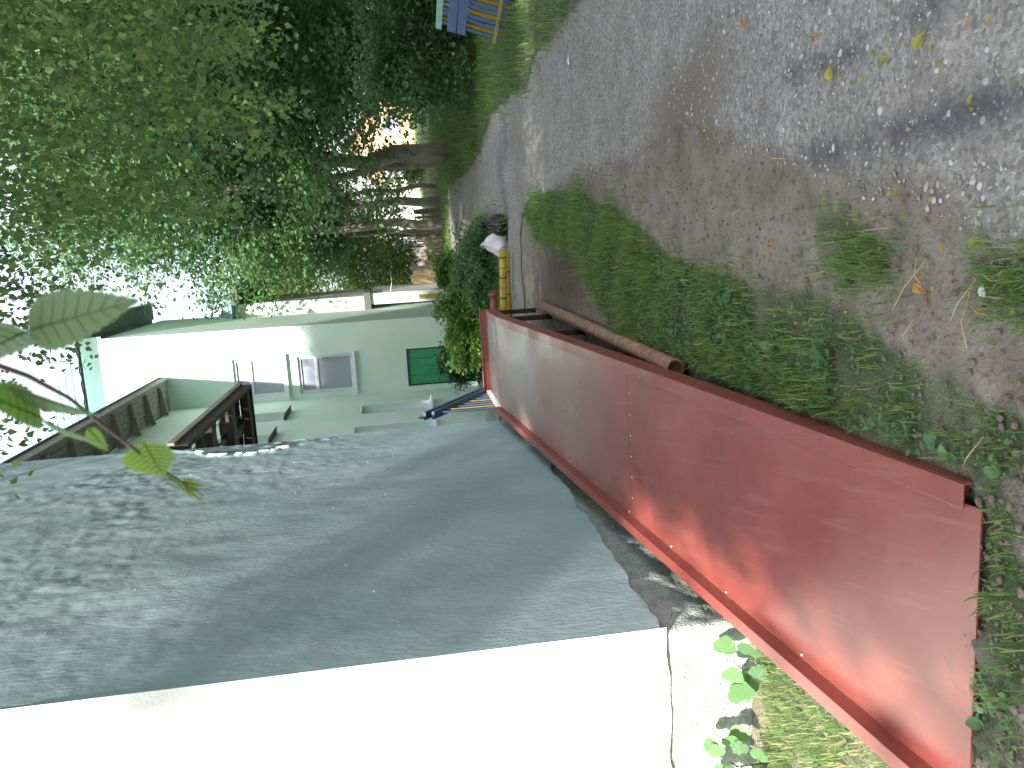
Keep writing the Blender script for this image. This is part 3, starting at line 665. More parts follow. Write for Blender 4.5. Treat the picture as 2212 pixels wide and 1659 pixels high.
for h in fwin:
    o = window(frF, *h, bld, .11)
    u0, u1, z0, z1 = h
    sl_ = MB().hexa([frF(u0-.05, z0-.05, .10), frF(u0-.05, z0-.06, -.09), frF(u1+.05, z0-.06, -.09), frF(u1+.05, z0-.05, .10), frF(u0-.05, z0+.01, .10), frF(u0-.05, z0-.035, -.09), frF(u1+.05, z0-.035, -.09), frF(u1+.05, z0+.01, .10)])
    sl_.build('sill', M['frame_white'], o)
    # curtain behind
    q = MB(); nv = 16
    for k in range(nv):
        ua = u0+.07+(u1-u0-.14)*k/nv; ub = u0+.07+(u1-u0-.14)*(k+1)/nv
        q.add([frF(ua, z0+.07, .118+.004*(k % 2)), frF(ub, z0+.07, .118+.004*((k+1) % 2)), frF(ub, z1-.07, .118+.004*((k+1) % 2)), frF(ua, z1-.07, .118+.004*(k % 2))], [(0, 1, 2, 3)])
for h in mh:
    o = window(frM, *h, bld, .19)
    u0, u1, z0, z1 = h
    MB().hexa([frM(u0-.04, z0-.04, .16), frM(u0-.04, z0-.07, -.13), frM(u1+.04, z0-.07, -.13), frM(u1+.04, z0-.04, .16), frM(u0-.04, z0+.012, .16), frM(u0-.04, z0-.055, -.13), frM(u1+.04, z0-.055, -.13), frM(u1+.04, z0+.012, .16)]).build('sill', M['dark_trim'] if z0 > 3 else M['frame_white'], o)
# green door of vertical boards
dr = MB().box(.07, .09, door[0]+.03, door[1]-.03, -.15, 1.48, Ff).build('door', M['green_door'], bld)
for k in range(4):
    a = door[0]+.05+k*.186
    MB().box(.045, .069, a, a+.18, -.12, 1.46, Ff).build('plank', M['green_door'], dr)
MB().box(.03, .10, door[0]+.003, door[1]-.003, 1.465, 1.515, Ff).build('frame', M['dark_trim'], dr)
# blue tiled hip roof over the front block
hr = MB()
ea = [Ff(-.36, -2.6, EV), Ff(-.36, TR+.42, EV), Ff(4.9, TR+.42, EV), Ff(4.9, -2.6, EV)]; rg = [Ff(2.6, -1.6, 10.3), Ff(2.6, -1.0, 10.3)]
hr.add(ea+rg, [(0, 1, 5, 4), (1, 2, 5), (2, 3, 4, 5), (3, 0, 4)])
roof = hr.build('roof', M['roof_blue'], bld)
# tile rows on the slope facing the yard, each row a stepped sheet
A_, B_, C_, D_4 = [np.array(x) for x in (ea[0], ea[1], rg[1], rg[0])]
for k in range(7):
    f0, f1 = k/7, (k+1)/7-.004
    l0, l1, r0, r1 = A_+(D_4-A_)*f0, A_+(D_4-A_)*f1, B_+(C_-B_)*f0, B_+(C_-B_)*f1
    nq = 36; q = MB(); up1 = np.array([0, 0, .055]); up0 = np.array([0, 0, .012])
    top = []; bot = []
    for j in range(nq+1):
        wv = .018*sin(j/nq*2*pi*13)
        bot.append(l0+(r0-l0)*j/nq+up1+ZZ*wv-HD*.02); top.append(l1+(r1-l1)*j/nq+up0+ZZ*wv)
    q.add(bot+top+[b3-ZZ*.04 for b3 in bot], [(j, j+1, nq+1+j+1, nq+1+j) for j in range(nq)] + [(2*(nq+1)+j, 2*(nq+1)+j+1, j+1, j) for j in range(nq)])
    q.build('tile_row', M['roof_blue'], roof)
MB().box(-.30, 4.9, TR+.012, TR+.42, EV-.05, EV-.01, Ff).build('soffit', M['roof_grey'], bld)
MB().box(-.34, 4.9, TR+.42, TR+.45, EV-.12, EV+.04, Ff).build('fascia', M['roof_grey'], bld)
# timber eaves over the middle wall: long boards on outriggers
for k in range(6):
    a = .02+k*.105
    MB().box(-9.4, -.02, a, a+.098, 6.56+.0004*k, 6.585+.0004*k, Ff).build('soffit_board', M['grey_wood'], bld)
for k in range(10):
    s = -.62-k*.92
    MB().hexa([Ff(s, .02, 6.42), Ff(s-.09, .02, 6.42), Ff(s-.09, .60, 6.50), Ff(s, .60, 6.50), Ff(s, .02, 6.555), Ff(s-.09, .02, 6.555), Ff(s-.09, .60, 6.555), Ff(s, .60, 6.555)]).build('bracket', M['grey_wood'], bld)
MB().box(-9.4, -.02, .655, .685, 6.52, 6.72, Ff).build('fascia', M['grey_wood'], bld)
mr = MB(); mr.add([Ff(-9.5, .72, 6.72), Ff(0, .72, 6.72), Ff(0, -2.3, 8.5), Ff(-9.5, -2.3, 8.5), Ff(-9.5, .72, 6.70), Ff(0, .72, 6.70), Ff(0, -2.3, 8.48), Ff(-9.5, -2.3, 8.48)], [(0, 1, 2, 3), (7, 6, 5, 4), (0, 4, 5, 1), (1, 5, 6, 2), (2, 6, 7, 3), (3, 7, 4, 0)])
mr.build('roof', M['roof_blue'], bld)

# stained concrete step block near the landing
st = MB().box(7.6, 9.3, -1.9, -.98, -.1, .50).build('concrete_step', M['concrete']); setp(st, 'stained concrete entrance step behind the ramp landing', 'step')

# ------------------------------------------------------------------ timber canopy over the entrance, seen from below
can = empty('porch_canopy', L(8.8, -1.7, 3.9), 'dark brown timber porch canopy high between the house walls', 'canopy')
zc0 = 3.9; s0, s1 = 6.55, 10.35; t0, t1 = -2.24, -1.06
for s in np.linspace(s0, s1-.22, 4): MB().box(s, s+.22, t0, t1-.05, zc0, zc0+.09).build('cross_beam', M['brown_wood'], can)
for t in (t0, (t0+t1)/2-.08): MB().box(s0, s1, t, t+.16, zc0+.091, zc0+.17).build('long_beam', M['brown_wood'], can)
MB().box(s0-.02, s1+.02, t1-.05, t1, zc0-.03, zc0+.16).build('fascia', M['brown_wood'], can)
MB().box(s1-.02, s1+.02, t0, t1-.052, zc0-.03, zc0+.16).build('fascia', M['brown_wood'], can)
MB().box(s0-.02, s1+.02, t1+.002, t1+.03, zc0+.10, zc0+.17).build('drip_board', M['grey_wood'], can)
for k in range(8):
    t = t0+k*.146
    for (a, b_) in ((s0, s0+.9), (s0+1.15, s0+2.2), (s0+2.45, s1)):
        if k in (2, 5) and a < s0+2: b_ -= .55
        MB().box(a, b_, t, t+.135, zc0+.172+.004*(k % 2), zc0+.195+.004*(k % 2)).build('roof_board', M['brown_wood'], can)

# ------------------------------------------------------------------ stair railing beyond the landing
pa = gy(917, 899, 9.9); 
rail = empty('stair_railing', pa*np.array([1, 1, 0]), 'blue and yellow stair railing going down beyond the ramp landing', 'railing')
pb = pl(1048, 842, pa, NN)
dd = pb-pa
for off in (0, .105):
    MB().bar(pa+np.array([.0, 0, -off]), pb+np.array([.0, 0, -off]), .035, .095, NN).build('handrail', M['blue_dark'], rail)
MB().bar(pa+ZZ*.055-NN*.02, pb+ZZ*.055-NN*.02, .05, .02, NN).build('cap_strip', M['grey_wood'], rail)
for k in range(10):
    p = pa+dd*(.10+k*.095); 
    MB().bar(p*np.array([1, 1, 0])+ZZ*max(.02, p[2]-.80), p-ZZ*.13, .022, .022, HD).build('baluster', M['yellow_rail'] if k % 3 == 1 else M['blue_dark'], rail)

# ------------------------------------------------------------------ annex further back
G0 = F0+HD*3.6
Gf = lambda s, t, z: G0 + HD*s + NN*t + ZZ*z
anx = empty('annex', Gf(0, 2, 0), 'white annex with a recessed porch under a dark slab behind the mint building', 'building')
g1 = pl(790, 640, G0, HD); TG = float((g1-G0)@NN)
zs_ = float(g1[2]); zt = float(pl(505, 645, G0, HD)[2])
MB().box(0, 4, .4, TG, zs_+.05, zt, Gf).build('wall', M['wall'], anx)
MB().box(-.12, 1.5, .4, TG+.10, zs_-.12, zs_+.05, Gf).build('slab', M['dark_trim'], anx)
MB().box(1.3, 4, .4, TG-.22, -.3, zs_-.122, Gf).build('wall', M['far_wall'], anx)
MB().box(-.02, 4, TG-.22, TG+.06, -.3, zs_-.122, Gf).build('pier', M['wall'], anx)
MB().box(1.26, 1.298, 1.85, 2.0, -.3, 1.5, Gf).build('door_frame', M['blue_dark'], anx)
for z in (1.2, 1.9): MB().box(1.285, 1.302, .5, TG-.25, z, z+.02, Gf).build('wall_groove', M['dark_trim'], anx)
ar = MB(); ar.add([Gf(-.35, -.5, zt+.02), Gf(-.35, TG+.45, zt+.02), Gf(4.3, TG+.45, zt+.02), Gf(4.3, -.5, zt+.02), Gf(2., .0, zt+1.15), Gf(2., TG-1.2, zt+1.15)], [(0, 1, 5, 4), (1, 2, 5), (2, 3, 4, 5), (3, 0, 4), (3, 2, 1, 0)])
ar.build('roof', M['roof_blue'], anx)
MB().box(-.36, 4.3, TG+.005, TG+.46, zt-.16, zt+.015, Gf).build('soffit', M['dark_trim'], anx)
# yellow box on the annex pier
yb_ = pl(905, 645, G0-HD*.1, HD); yc = pl(945, 634, G0-HD*.1, HD)
ybx = empty('meter_box', yb_*np.array([1, 1, 0]), 'tall narrow yellow cabinet on the annex corner', 'cabinet')
tY = float((yb_-G0)@NN)
MB().box(-.22, -.06, tY-.0, tY+.10, yc[2], yb_[2], Gf).build('cabinet', M['yellow'], ybx, .01)
MB().box(-.235, -.22, tY+.01, tY+.09, yc[2]+.03, yb_[2]-.03, Gf).build('door', M['yellow'], ybx, .004)
MB().box(-.18, -.10, tY+.101, tY+.14, yc[2]-.05, yb_[2]-.25, Gf).build('pipe_cover', M['frame_white'], ybx)

# ------------------------------------------------------------------ bench with slatted front, right edge of the picture
A = gz(1092, 88); B = gz(1112, -12)
ud = (B-A); ud[2] = 0; LB = np.linalg.norm(ud); ud /= LB; LB *= 1.7
vd = np.array([-ud[1], ud[0], 0]);
if vd[1] < 0: vd = -vd
bench = empty('bench', A, 'blue and yellow slatted bench seen from behind under the trees at the verge', 'bench')
Bf = lambda a, b_, z: A + ud*a + vd*b_ + ZZ*z
ns = 16
for k in range(ns):
    a = .03+k*.097
    MB().bar(Bf(a, 0.0, .02), Bf(a, .262, .83), .042, .018, vd).build('slat', M['yellow_dark'] if k % 3 == 1 else M['blue_wood'], bench)
MB().bar(Bf(-.05, -.005, .14), Bf(LB, -.005, .14), .025, .035).build('cross_rail', M['pale_stick'], bench)
def leanboard(nm, h0, h1, m_):
    q = [Bf(a, .30*h-.028+d, h) for h in (h0, h1) for (a, d) in ((-.05, -.012), (LB, -.012), (LB, .012), (-.05, .012))]
    MB().hexa(q).build(nm, m_, bench, .003)
leanboard('back_board', .50, .605, M['blue_wood']); leanboard('back_board', .615, .72, M['blue_wood']); leanboard('top_board', .79, .86, M['mint_wood'])
for j in range(2): MB().hexa([Bf(.02, .27+.2*j, .42), Bf(LB, .27+.2*j, .42), Bf(LB, .455+.2*j, .42), Bf(.02, .455+.2*j, .42), Bf(.02, .27+.2*j, .45), Bf(LB, .27+.2*j, .45), Bf(LB, .455+.2*j, .45), Bf(.02, .455+.2*j, .45)]).build('seat_board', M['blue_wood'], bench, .004)
for a in (.2, .9, LB-.2):
    MB().bar(Bf(a, .62, 0), Bf(a, .62, .42), .05, .05, ud).build('leg', M['blue_dark'], bench)
    MB().bar(Bf(a, .07, .02), Bf(a, .30, .85), .04, .04, ud).build('leg', M['blue_dark'], bench)

# garden shelter behind the bench
sh0 = gy(884, 85, 15.5)
shl = empty('garden_shelter', sh0*np.array([1, 1, 0]), 'dark timber shelter with a mint green beam behind the bench', 'shelter')
Sf = lambda a, b_, z: sh0*np.array([1, 1, 0]) + np.array([1., -.15, 0])*a + np.array([.15, 1., 0])*b_ + ZZ*z
zb_ = float(sh0[2])
MB().box(-.06, .06, 0, 3.2, zb_-.07, zb_+.07, lambda s, t, z: Sf(t, s, z)).build('beam', M['mint_wood'], shl)
MB().box(-.05, .05, -.02, .08, 0, zb_-.072, lambda s, t, z: Sf(t, s, z)).build('post', M['blue_dark'], shl)
for k in range(9): MB().box(1.9, 1.93, .0+k*.36, .345+k*.36, 0, zb_+.2, lambda s, t, z: Sf(t, s, z)).build('wall_board', M['brown_wood'], shl)
MB().box(-.3, 2.2, -.25, 3.4, zb_+.21, zb_+.27, lambda s, t, z: Sf(t, s, z)).build('roof', M['brown_wood'], shl)

# ------------------------------------------------------------------ fences and houses at the end of the lane
def fence(name, a, b_, h, sp, pw, mt, label, posts=(0, 1), seed=0, ragged=.08):
    e = empty(name, a, label, 'fence'); rs = random.Random(seed); a = np.array(a, float); b_ = np.array(b_, float); a[2] = b_[2] = 0
    d = b_-a; n = int(np.linalg.norm(d)/sp); d /= np.linalg.norm(d); nrm = np.array([d[1], -d[0], 0])
    for k in range(n):
        p = a+d*(k+.5)*sp; hh = h*(1+rs.uniform(-ragged, ragged)); tl = rs.uniform(-.03, .03)
        q = MB(); o_ = d*pw/2; th = nrm*.009
        tp = p+ZZ*hh+d*tl; tip = p+ZZ*(hh+.05)+d*tl
        fr_ = [p-o_, p+o_, tp+o_, tip, tp-o_]
        q.add([x+th for x in fr_]+[x-th for x in fr_], [(0, 1, 2, 3, 4), (9, 8, 7, 6, 5)]+[(i, i+5, (i+1) % 5+5, (i+1) % 5) for i in range(5)]).build('picket', mt, e)
    for z in (.28*h, .75*h): MB().bar(a-nrm*.03+ZZ*z, b_-nrm*.03+ZZ*z, .03, .06).build('rail', mt, e)
    for f in posts:
        p = a+(b_-a)*f-nrm*.09; MB().bar(p, p+ZZ*(h+.1), .11, .11, d).build('post', M['grey_wood'], e)
    return e
fence('picket_fence', gz(961, 566), gz(951, 452), .78, .115, .075, M['fence_wood'], 'old grey wooden picket fence across the end of the lane', (0, .18, .5, 1), 3)
fence('picket_fence', gz(956, 660, .0)+np.array([.0, 2.5, 0]), gz(961, 566)+np.array([0, 1.4, 0]), 1.0, .1, .07, M['fence_ochre'], 'ochre picket fence behind the green bushes beside the annex', (0, 1), 4, .03)
fence('picket_fence', gz(944, 440)+np.array([0, 8, 0]), gz(940, 395)+np.array([0, 8, 0]), .9, .12, .07, M['cream_wall'], 'pale picket fence between two trunks far down the lane', (0, 1), 5, .03)
def cottage(name, c, wd, dp, hw, hr_, wm, label, rot=0.1, win=True):
    e = empty(name, c, label, 'house'); c = np.array([c[0], c[1], 0.])
    ux = np.array([cos(rot), sin(rot), 0]); uy = np.array([-sin(rot), cos(rot), 0])
    f = lambda s, t, z: c+ux*t+uy*s+ZZ*z
    q = MB().box(0, dp, -wd/2, wd/2, -.2, hw, f); q.add([f(0.001, -wd/2, hw), f(.001, wd/2, hw), f(.001, 0, hw+hr_)], [(0, 1, 2)]); q.build('wall', wm, e)
    for sg in (-1, 1):
        MB().hexa([f(-.3, sg*(wd/2+.3), hw-.25), f(-.3, 0, hw+hr_+.02), f(dp, 0, hw+hr_+.02), f(dp, sg*(wd/2+.3), hw-.25), f(-.3, sg*(wd/2+.3), hw-.17), f(-.3, 0, hw+hr_+.1), f(dp, 0, hw+hr_+.1), f(dp, sg*(wd/2+.3), hw-.17)]).build('roof', M['roof_grey'], e)
        MB().bar(f(-.34, sg*(wd/2+.34), hw-.26), f(-.34, sg*.02, hw+hr_+.06), .05, .2, uy).build('verge_board', M['frame_white'], e)
    if win:
        for t in (-wd*.22, wd*.22):
            wo = MB().box(-.06, -.003, t-.45, t+.45, .8, 1.7, f).build('window', M['frame_white'], e)
            MB().box(-.068, -.061, t-.36, t+.36, .88, 1.62, f).build('pane', M['glass'], wo)
    return e
h1 = gz(938, 385)*np.array([1, 1, 0]); 
cottage('cottage', (13.2, 44, 0), 5.5, 7, 2.1, 1.7, M['brick_wall'], 'peach walled cottage with white verge boards far behind the thin trunks')
cottage('cottage', (8.6, 42, 0), 5.0, 7, 1.7, 1.5, M['cream_wall'], 'pale cottage behind the old grey picket fence', .05)
cottage('cottage', (20.5, 46, 0), 6, 7, 2.2, 1.8, M['brick_wall'], 'peach cottage half hidden right of the thick double trunk', .2)
tq = MB().box(0, .1, 0, 2.4, 0, .5, lambda s, t, z: np.array([13.3+t, 36+s, 2.0+z])); o = tq.build('turquoise_sign_board', M['turquoise']); setp(o, 'bright turquoise board seen through leaves right of the double trunk', 'board')
for k in (0, 1): pass
# heap of pale rubble by the lane
hp = gz(1022, 556); V = []; hs = rng.normal(size=(70, 2))*np.array([.45, .3]); 
hz_ = np.clip(.34-np.hypot(hs[:, 0]/1.4, hs[:, 1])*.5, 0, 1)
n_ = len(hs); sc_ = rng.uniform(.05, .11, (n_, 1, 1)); V = IV[None]*sc_*(1+rng.normal(size=(n_, 12, 1))*.15) + np.stack([hp[0]+hs[:, 0], hp[1]+hs[:, 1], hz_*rng.random(n_)+.03], -1)[:, None, :]
o = npmesh('rubble_heap', V, ((np.arange(n_)*12)[:, None, None]+IF[None]).reshape(-1, 3), M['cream_wall']); setp(o, 'small heap of white rubble at the left of the lane', 'rubble', kind='stuff')

# ------------------------------------------------------------------ trees
def clump_crown(name, c, rad, n, size, mt, parent, ncl=90, spread=.16, shell=.55, flat=.0, holes=0, seed=0, droop=0., jit=.18):
    rs = np.random.default_rng(seed); c = np.array(c, float); rad = np.array(rad, float)
    d = rs.normal(size=(ncl, 3)); d /= np.linalg.norm(d, axis=1)[:, None]
    rr_ = shell + (1-shell)*rs.random(ncl)**.5
    ctr = c + d*rad*rr_[:, None]*(1+jit*rs.normal(size=(ncl, 1)))
    k = rs.integers(0, ncl, n); sp = rad.mean()*spread
    off = rs.normal(size=(n, 3))*np.array([sp, sp, sp*.6]); off[:, 2] -= droop*np.hypot(off[:, 0], off[:, 1])
    pos = ctr[k]+off
    pos = pos[pos[:, 2] > .05]
    var = np.clip(rs.random(ncl)[k][:len(pos)]*.45 + rng.random(len(pos))*.55, 0, 1)
    o = leaves(name, pos, size*rs.uniform(.7, 1.3, len(pos)), mt, parent, tilt=.8, var=var)
    o['kind'] = 'stuff'
    return o
def limb(q, a, b_, r0, r1, seed, n=6, wob=.05):
    rs = np.random.default_rng(seed); a = np.array(a, float); b_ = np.array(b_, float); ln = np.linalg.norm(b_-a)
    pts = [a+(b_-a)*i/n + (rs.normal(size=3)*wob*ln*(0 if i in (0, n) else 1)) for i in range(n+1)]
    q.tube(pts, [r0+(r1-r0)*i/n for i in range(n+1)], 9, jit=.06)
def tree(name, base, top, r0, crown_c, crown_r, n, size, mt, label, bark='bark', limbs=7, seed=0, trunk_label=None, group=None, **kw):
    e = empty(name, base, label, 'tree', group); base = np.array(base, float); top = np.array(top, float); rs = np.random.default_rng(seed)
    q = MB(); limb(q, base-ZZ*.1, top, r0, r0*.35, seed, 7, .012); q.build('trunk', M[bark], e)
    cc, cr = np.array(crown_c, float), np.array(crown_r, float)
    for k in range(limbs):
        f = rs.uniform(.45, .95); a = base+(top-base)*f; d = rs.normal(size=3); d[2] = abs(d[2])*.7; d /= np.linalg.norm(d)
        q = MB(); limb(q, a, cc+d*cr*.75, r0*.35*(1.2-f), .012, seed*31+k, 6, .04); q.build('limb', M[bark], e)
    clump_crown('crown', cc, cr, n, size, mt, e, seed=seed, **kw)
    return e
# thick double trunk on the right verge
tb = gz(970, 322); tt_ = tb+np.array([-.3, .2, 5.0])
big = tree('deciduous_tree', tb, tt_, .27, tb+np.array([.75, -1.0, 6.5]), (3.45, 3.6, 4.1), 68000, .12, M['maple_leaf'], 'broad dark green tree with thick double trunk at the right verge', seed=11, ncl=150, spread=.13, droop=.35)
q = MB(); b2 = gz(967, 345)*np.array([1, 1, 0]); limb(q, b2-ZZ*.1, b2+np.array([-.35, .2, 4.6]), .14, .08, 5, 7, .01); q.build('trunk', M['bark'], big)
# dark dense trees right of it
c0 = gz(1000, 130)
tree('deciduous_tree', (8.2, 15.5, 0), (8., 15.5, 5), .16, (8.0, 15.3, 5.6), (3.3, 3., 4.2), 46000, .13, M['maple_leaf'], 'dark leafy tree standing behind the bench', seed=12, ncl=130, spread=.14, droop=.3)
tree('deciduous_tree', (5.0, 24.5, 0), (5.0, 24.5, 5.5), .16, (7.0, 24., 8.6), (2.9, 2.6, 4.2), 36000, .11, M['maple_leaf'], 'tall leafy green tree left of the double trunk beyond the lane', seed=13, ncl=120, spread=.15, droop=.4)
tree('deciduous_tree', (13, 24, 0), (13, 24, 7), .2, (12.4, 24, 6.0), (5., 4., 5.5), 40000, .17, M['maple_leaf'], 'large dark tree filling the far right behind the others', seed=14, ncl=110, spread=.16)
tree('deciduous_tree', (6.3, 32, 0), (6.3, 32, 5), .17, (5.6, 33, 4.5), (2.9, 3, 3.4), 24000, .14, M['far_leaf'], 'pale yellow green tree behind the picket fence left', seed=15, ncl=90, spread=.16)
tree('deciduous_tree', (3.2, 30, 0), (3.2, 30, 5), .17, (4.5, 30.5, 3.6), (1.6, 2.2, 3.4), 22000, .12, M['far_leaf'], 'pale yellow green bushy tree next to the annex', seed=16, ncl=90, spread=.17)
for (px_, py_, r_, h_, sd2, lab) in ((946, 404, .09, 3.2, 21, 'thin straight trunk nearer the peach cottage with small crown'), (951, 430, .16, 3.2, 22, 'thicker leaning trunk standing by the end of the lane')):
    bb = gz(px_, py_); tree('deciduous_tree', bb, bb+np.array([-.1, 0, h_+2]), r_, bb+np.array([.2, 0, 5.4]), (1.7, 1.5, 1.9), 8000, .16, M['maple_leaf'], lab, limbs=3, seed=sd2, ncl=80, spread=.17)
fence_tree = tree('deciduous_tree', gz(955, 500), gz(955, 500)+np.array([.05, 0, 4.5]), .06, gz(955, 500)+np.array([.1, 0.2, 4.6]), (1.4, 1.3, 1.8), 7000, .14, M['maple_leaf'], 'slim dark tree growing right at the grey picket fence', limbs=3, seed=23, ncl=80, spread=.17)
tree('deciduous_tree', (8.2, 18.5, 0), (8.1, 18.5, 3.4), .09, (8.0, 18.5, 3.3), (1.9, 1.5, 1.7), 15000, .11, M['maple_leaf'], 'small dark understory tree between the double trunk and the shelter', limbs=4, seed=24, ncl=80, spread=.2)
# bushes
def bush(name, c, rad, n, size, mt, label, seed, ncl=60, spread=.2):
    e = empty(name, (c[0], c[1], 0), label, 'bush'); rs = np.random.default_rng(seed); c = np.array(c, float)
    for k in range(6):
        q = MB(); d = rs.normal(size=3); d[2] = abs(d[2])+.4; d /= np.linalg.norm(d); limb(q, (c[0], c[1], -.05), c+d*np.array(rad)*.7, .02, .006, seed*7+k, 4, .05); q.build('stem', M['bark'], e)
    clump_crown('foliage', c, rad, n, size, mt, e, ncl=ncl, spread=spread, seed=seed, shell=.4)
    return e
bush('bush', (1.12, 14.2, .42), (.60, .5, .46), 8000, .075, M['bush_leaf'], 'bright green leafy bush in front of the mint building corner', 31)
bush('bush', (1.80, 14.5, .30), (.45, .5, .33), 4500, .07, M['bush_leaf'], 'green bush between the annex and the bags', 32)
bush('bush', (1.9, 13.0, .25), (.75, .45, .35), 4500, .06, M['maple_leaf'], 'low dark plants behind the yellow pipes', 33)
bush('bush', (2.1, 13.3, .12), (.4, .4, .22), 2500, .06, M['maple_leaf'], 'dark green plants behind the white bag', 43)
bush('bush', (.42, 15.2, .42), (.36, .36, .55), 6000, .055, M['dark_leaf'], 'round dark evergreen bush in front of the green door', 34)
bush('bush', (5.6, 13.6, .9), (1.1, .9, 1.15), 9000, .085, M['maple_leaf'], 'large dark bush on the verge left of the bench', 35)
bush('bush', (7.0, 12.6, .8), (1.0, .8, 1.1), 8000, .085, M['maple_leaf'], 'shaded bush right beside the bench', 36)
bush('bush', (7.3, 16.6, .9), (1.4, 1., 1.2), 9000, .10, M['maple_leaf'], 'dense dark bush right of the double trunk', 37)
bush('bush', (9.9, 36, .6), (.9, .7, .8), 4000, .12, M['far_leaf'], 'sunlit yellow green bush by the far peach cottage', 38)
bush('bush', (2.75, 18.6, .35), (.45, .5, .4), 3500, .08, M['bush_leaf'], 'green bush behind the rubble heap', 39)

# ------------------------------------------------------------------ birch hanging over the lane from the right
birch = empty('birch_tree', (4.6, 6.2, 0), 'large birch whose drooping leafy branches hang over the lane', 'tree')
q = MB(); limb(q, (4.6, 6.2, -.1), (4.1, 6.4, 10), .22, .08, 41, 9, .008); q.build('trunk', M['birch_bark'], birch)
rs = np.random.default_rng(5)
lowx = np.array([-.9, -.3, .1, .5, .87, 1.02, 1.4, 1.9, 2.6, 3.6]); lowz = np.array([4.2, 3.8, 3.7, 3.45, 3.4, 2.95, 2.35, 2.05, 2.15, 2.3])
strand_tip = []; strand_pos = []; frames = []
brq = MB()
NS = 980
LP = []; LA = []
for k in range(NS):
    y = rs.uniform(4.2, 8.5); f = y/5.5
    xr = rs.beta(1.7, 1.1)*4.6-1.0                    # at 5.5 m
    zl = np.interp(xr, lowx, lowz)
    zt_ = zl + rs.random()**1.15*3.4
    if xr < .5 and rs.random() < .3: continue
    tip = np.array([xr*f, y, EYE+(zt_-EYE)*f])
    ln = rs.uniform(.5, 1.3)
    toward = np.array([4.2, 6.3, 8.])-tip; toward /= np.linalg.norm(toward)
    mid = tip+np.array([0, 0, .55])*ln+toward*.15*ln; top = mid+toward*.5*ln+np.array([0, 0, .25])*ln
    nn_ = int(ln*52); tt2 = rs.random(nn_)
    p = ((1-tt2)**2)[:, None]*tip + (2*tt2*(1-tt2))[:, None]*mid + (tt2**2)[:, None]*top
    p += rs.normal(size=p.shape)*.045
    LP.append(p)
    if k % 9 == 0: brq.tube([tip, tip*.25+mid*.5+top*.25, top], [.001, .002, .0035], 4, cap=False)
LPn = np.concatenate(LP)
brq.build('branchlets', M['twig'], birch)['kind'] = 'stuff'
for k, (a, b_) in enumerate((((4.35, 6.3, 5.), (1.6, 5.8, 5.6)), ((4.3, 6.3, 6.), (.6, 6.5, 6.4)), ((4.4, 6.3, 4.), (2.2, 5.2, 4.6)), ((4.4, 6.3, 4.4), (2.6, 7.6, 5.2)), ((4.2, 6.4, 7.5), (0., 5.2, 7.2)))):
    q = MB(); limb(q, a, b_, .06, .014, 60+k, 8, .03); q.build('branch', M['birch_bark'], birch)
n_ = len(LPn)
nz = rng.normal(size=(n_, 3)); nz[:, 1] -= .5; nz /= np.linalg.norm(nz, axis=1)[:, None]
ax = rng.normal(size=(n_, 3))*.55 + np.array([0, 0, -1.]); ax -= (ax*nz).sum(1)[:, None]*nz; ax /= np.linalg.norm(ax, axis=1)[:, None]
sdv = np.cross(nz, ax); size = rng.uniform(.038, .066, n_)
vv = rng.random(n_)
# the 280 leaves that show largest are parts of their own
rel = LPn-EYEP; w_ = rel@_F; ppx = 1106-FPX*(rel@_U)/w_; ppy = 829.5-FPX*(rel@_R)/w_
inside = (ppx > 0) & (ppx < 2212) & (ppy > 0) & (ppy < 1659)
score = np.where(inside, size/w_, 0); order = np.argsort(-score); pick = order[:280]; rest = order[280:]
o = leaves('leaf_mass', LPn[rest], size[rest], M['birch_leaf'], birch, (ax[rest], sdv[rest], nz[rest]), var=vv[rest]); o['kind'] = 'stuff'
BL = np.array([(0, 0, 0), (.12, .12, .02), (.3, .35, .05), (.5, .33, .04), (.78, .13, .0), (1, 0, -.08), (.78, -.13, .0), (.5, -.33, .04), (.3, -.35, .05), (.12, -.12, .02)])
variants = []
for v in (.2, .4, .6, .8, .97):
    me = bpy.data.meshes.new('leaf'); me.from_pydata([tuple(x) for x in BL], [], [(0, 1, 2), (0, 2, 3), (0, 3, 4), (0, 4, 5), (0, 5, 6), (0, 6, 7), (0, 7, 8), (0, 8, 9)])
    a_ = me.attributes.new('v', 'FLOAT', 'POINT'); a_.data.foreach_set('value', [v]*10); me.materials.append(M['birch_leaf']); variants.append(me)
bo = Vector(birch.location)
for i in pick:
    o = bpy.data.objects.new('leaf', variants[int(vv[i]*4.99)]); C.objects.link(o); o.parent = birch
    mm = Matrix(((ax[i][0], sdv[i][0], nz[i][0], 0), (ax[i][1], sdv[i][1], nz[i][1], 0), (ax[i][2], sdv[i][2], nz[i][2], 0), (0, 0, 0, 1)))
    o.matrix_local = Matrix.Translation(Vector(LPn[i])-bo) @ mm @ Matrix.Scale(float(size[i]), 4)
# upper part of the birch crown, above the picture
clump_crown('crown', (3.0, 6.5, 8.8), (4.0, 3.6, 2.6), 15000, .075, M['birch_leaf'], birch, ncl=120, spread=.16, seed=71, droop=.5)

# unseen trees behind the photographer, crowns shaped to shade lane, ramp and facade
tree('shade_tree', (3.2, -7.5, 0), (2.8, -7.5, 14), .3, (3.45, -7.2, 12.6), (4.0, 3.2, 9.4), 56000, .25, M['maple_leaf'], 'tall leafy tree behind the camera shading the lane and ramp', seed=81, ncl=260, spread=.075, jit=.05)
tree('shade_tree', (9.5, -5.0, 0), (9.3, -5, 8), .3, (9.0, -4.6, 9.5), (4.6, 3.6, 7.6), 22000, .32, M['maple_leaf'], 'second leafy tree behind the camera further to the right', seed=82, ncl=140, spread=.13)

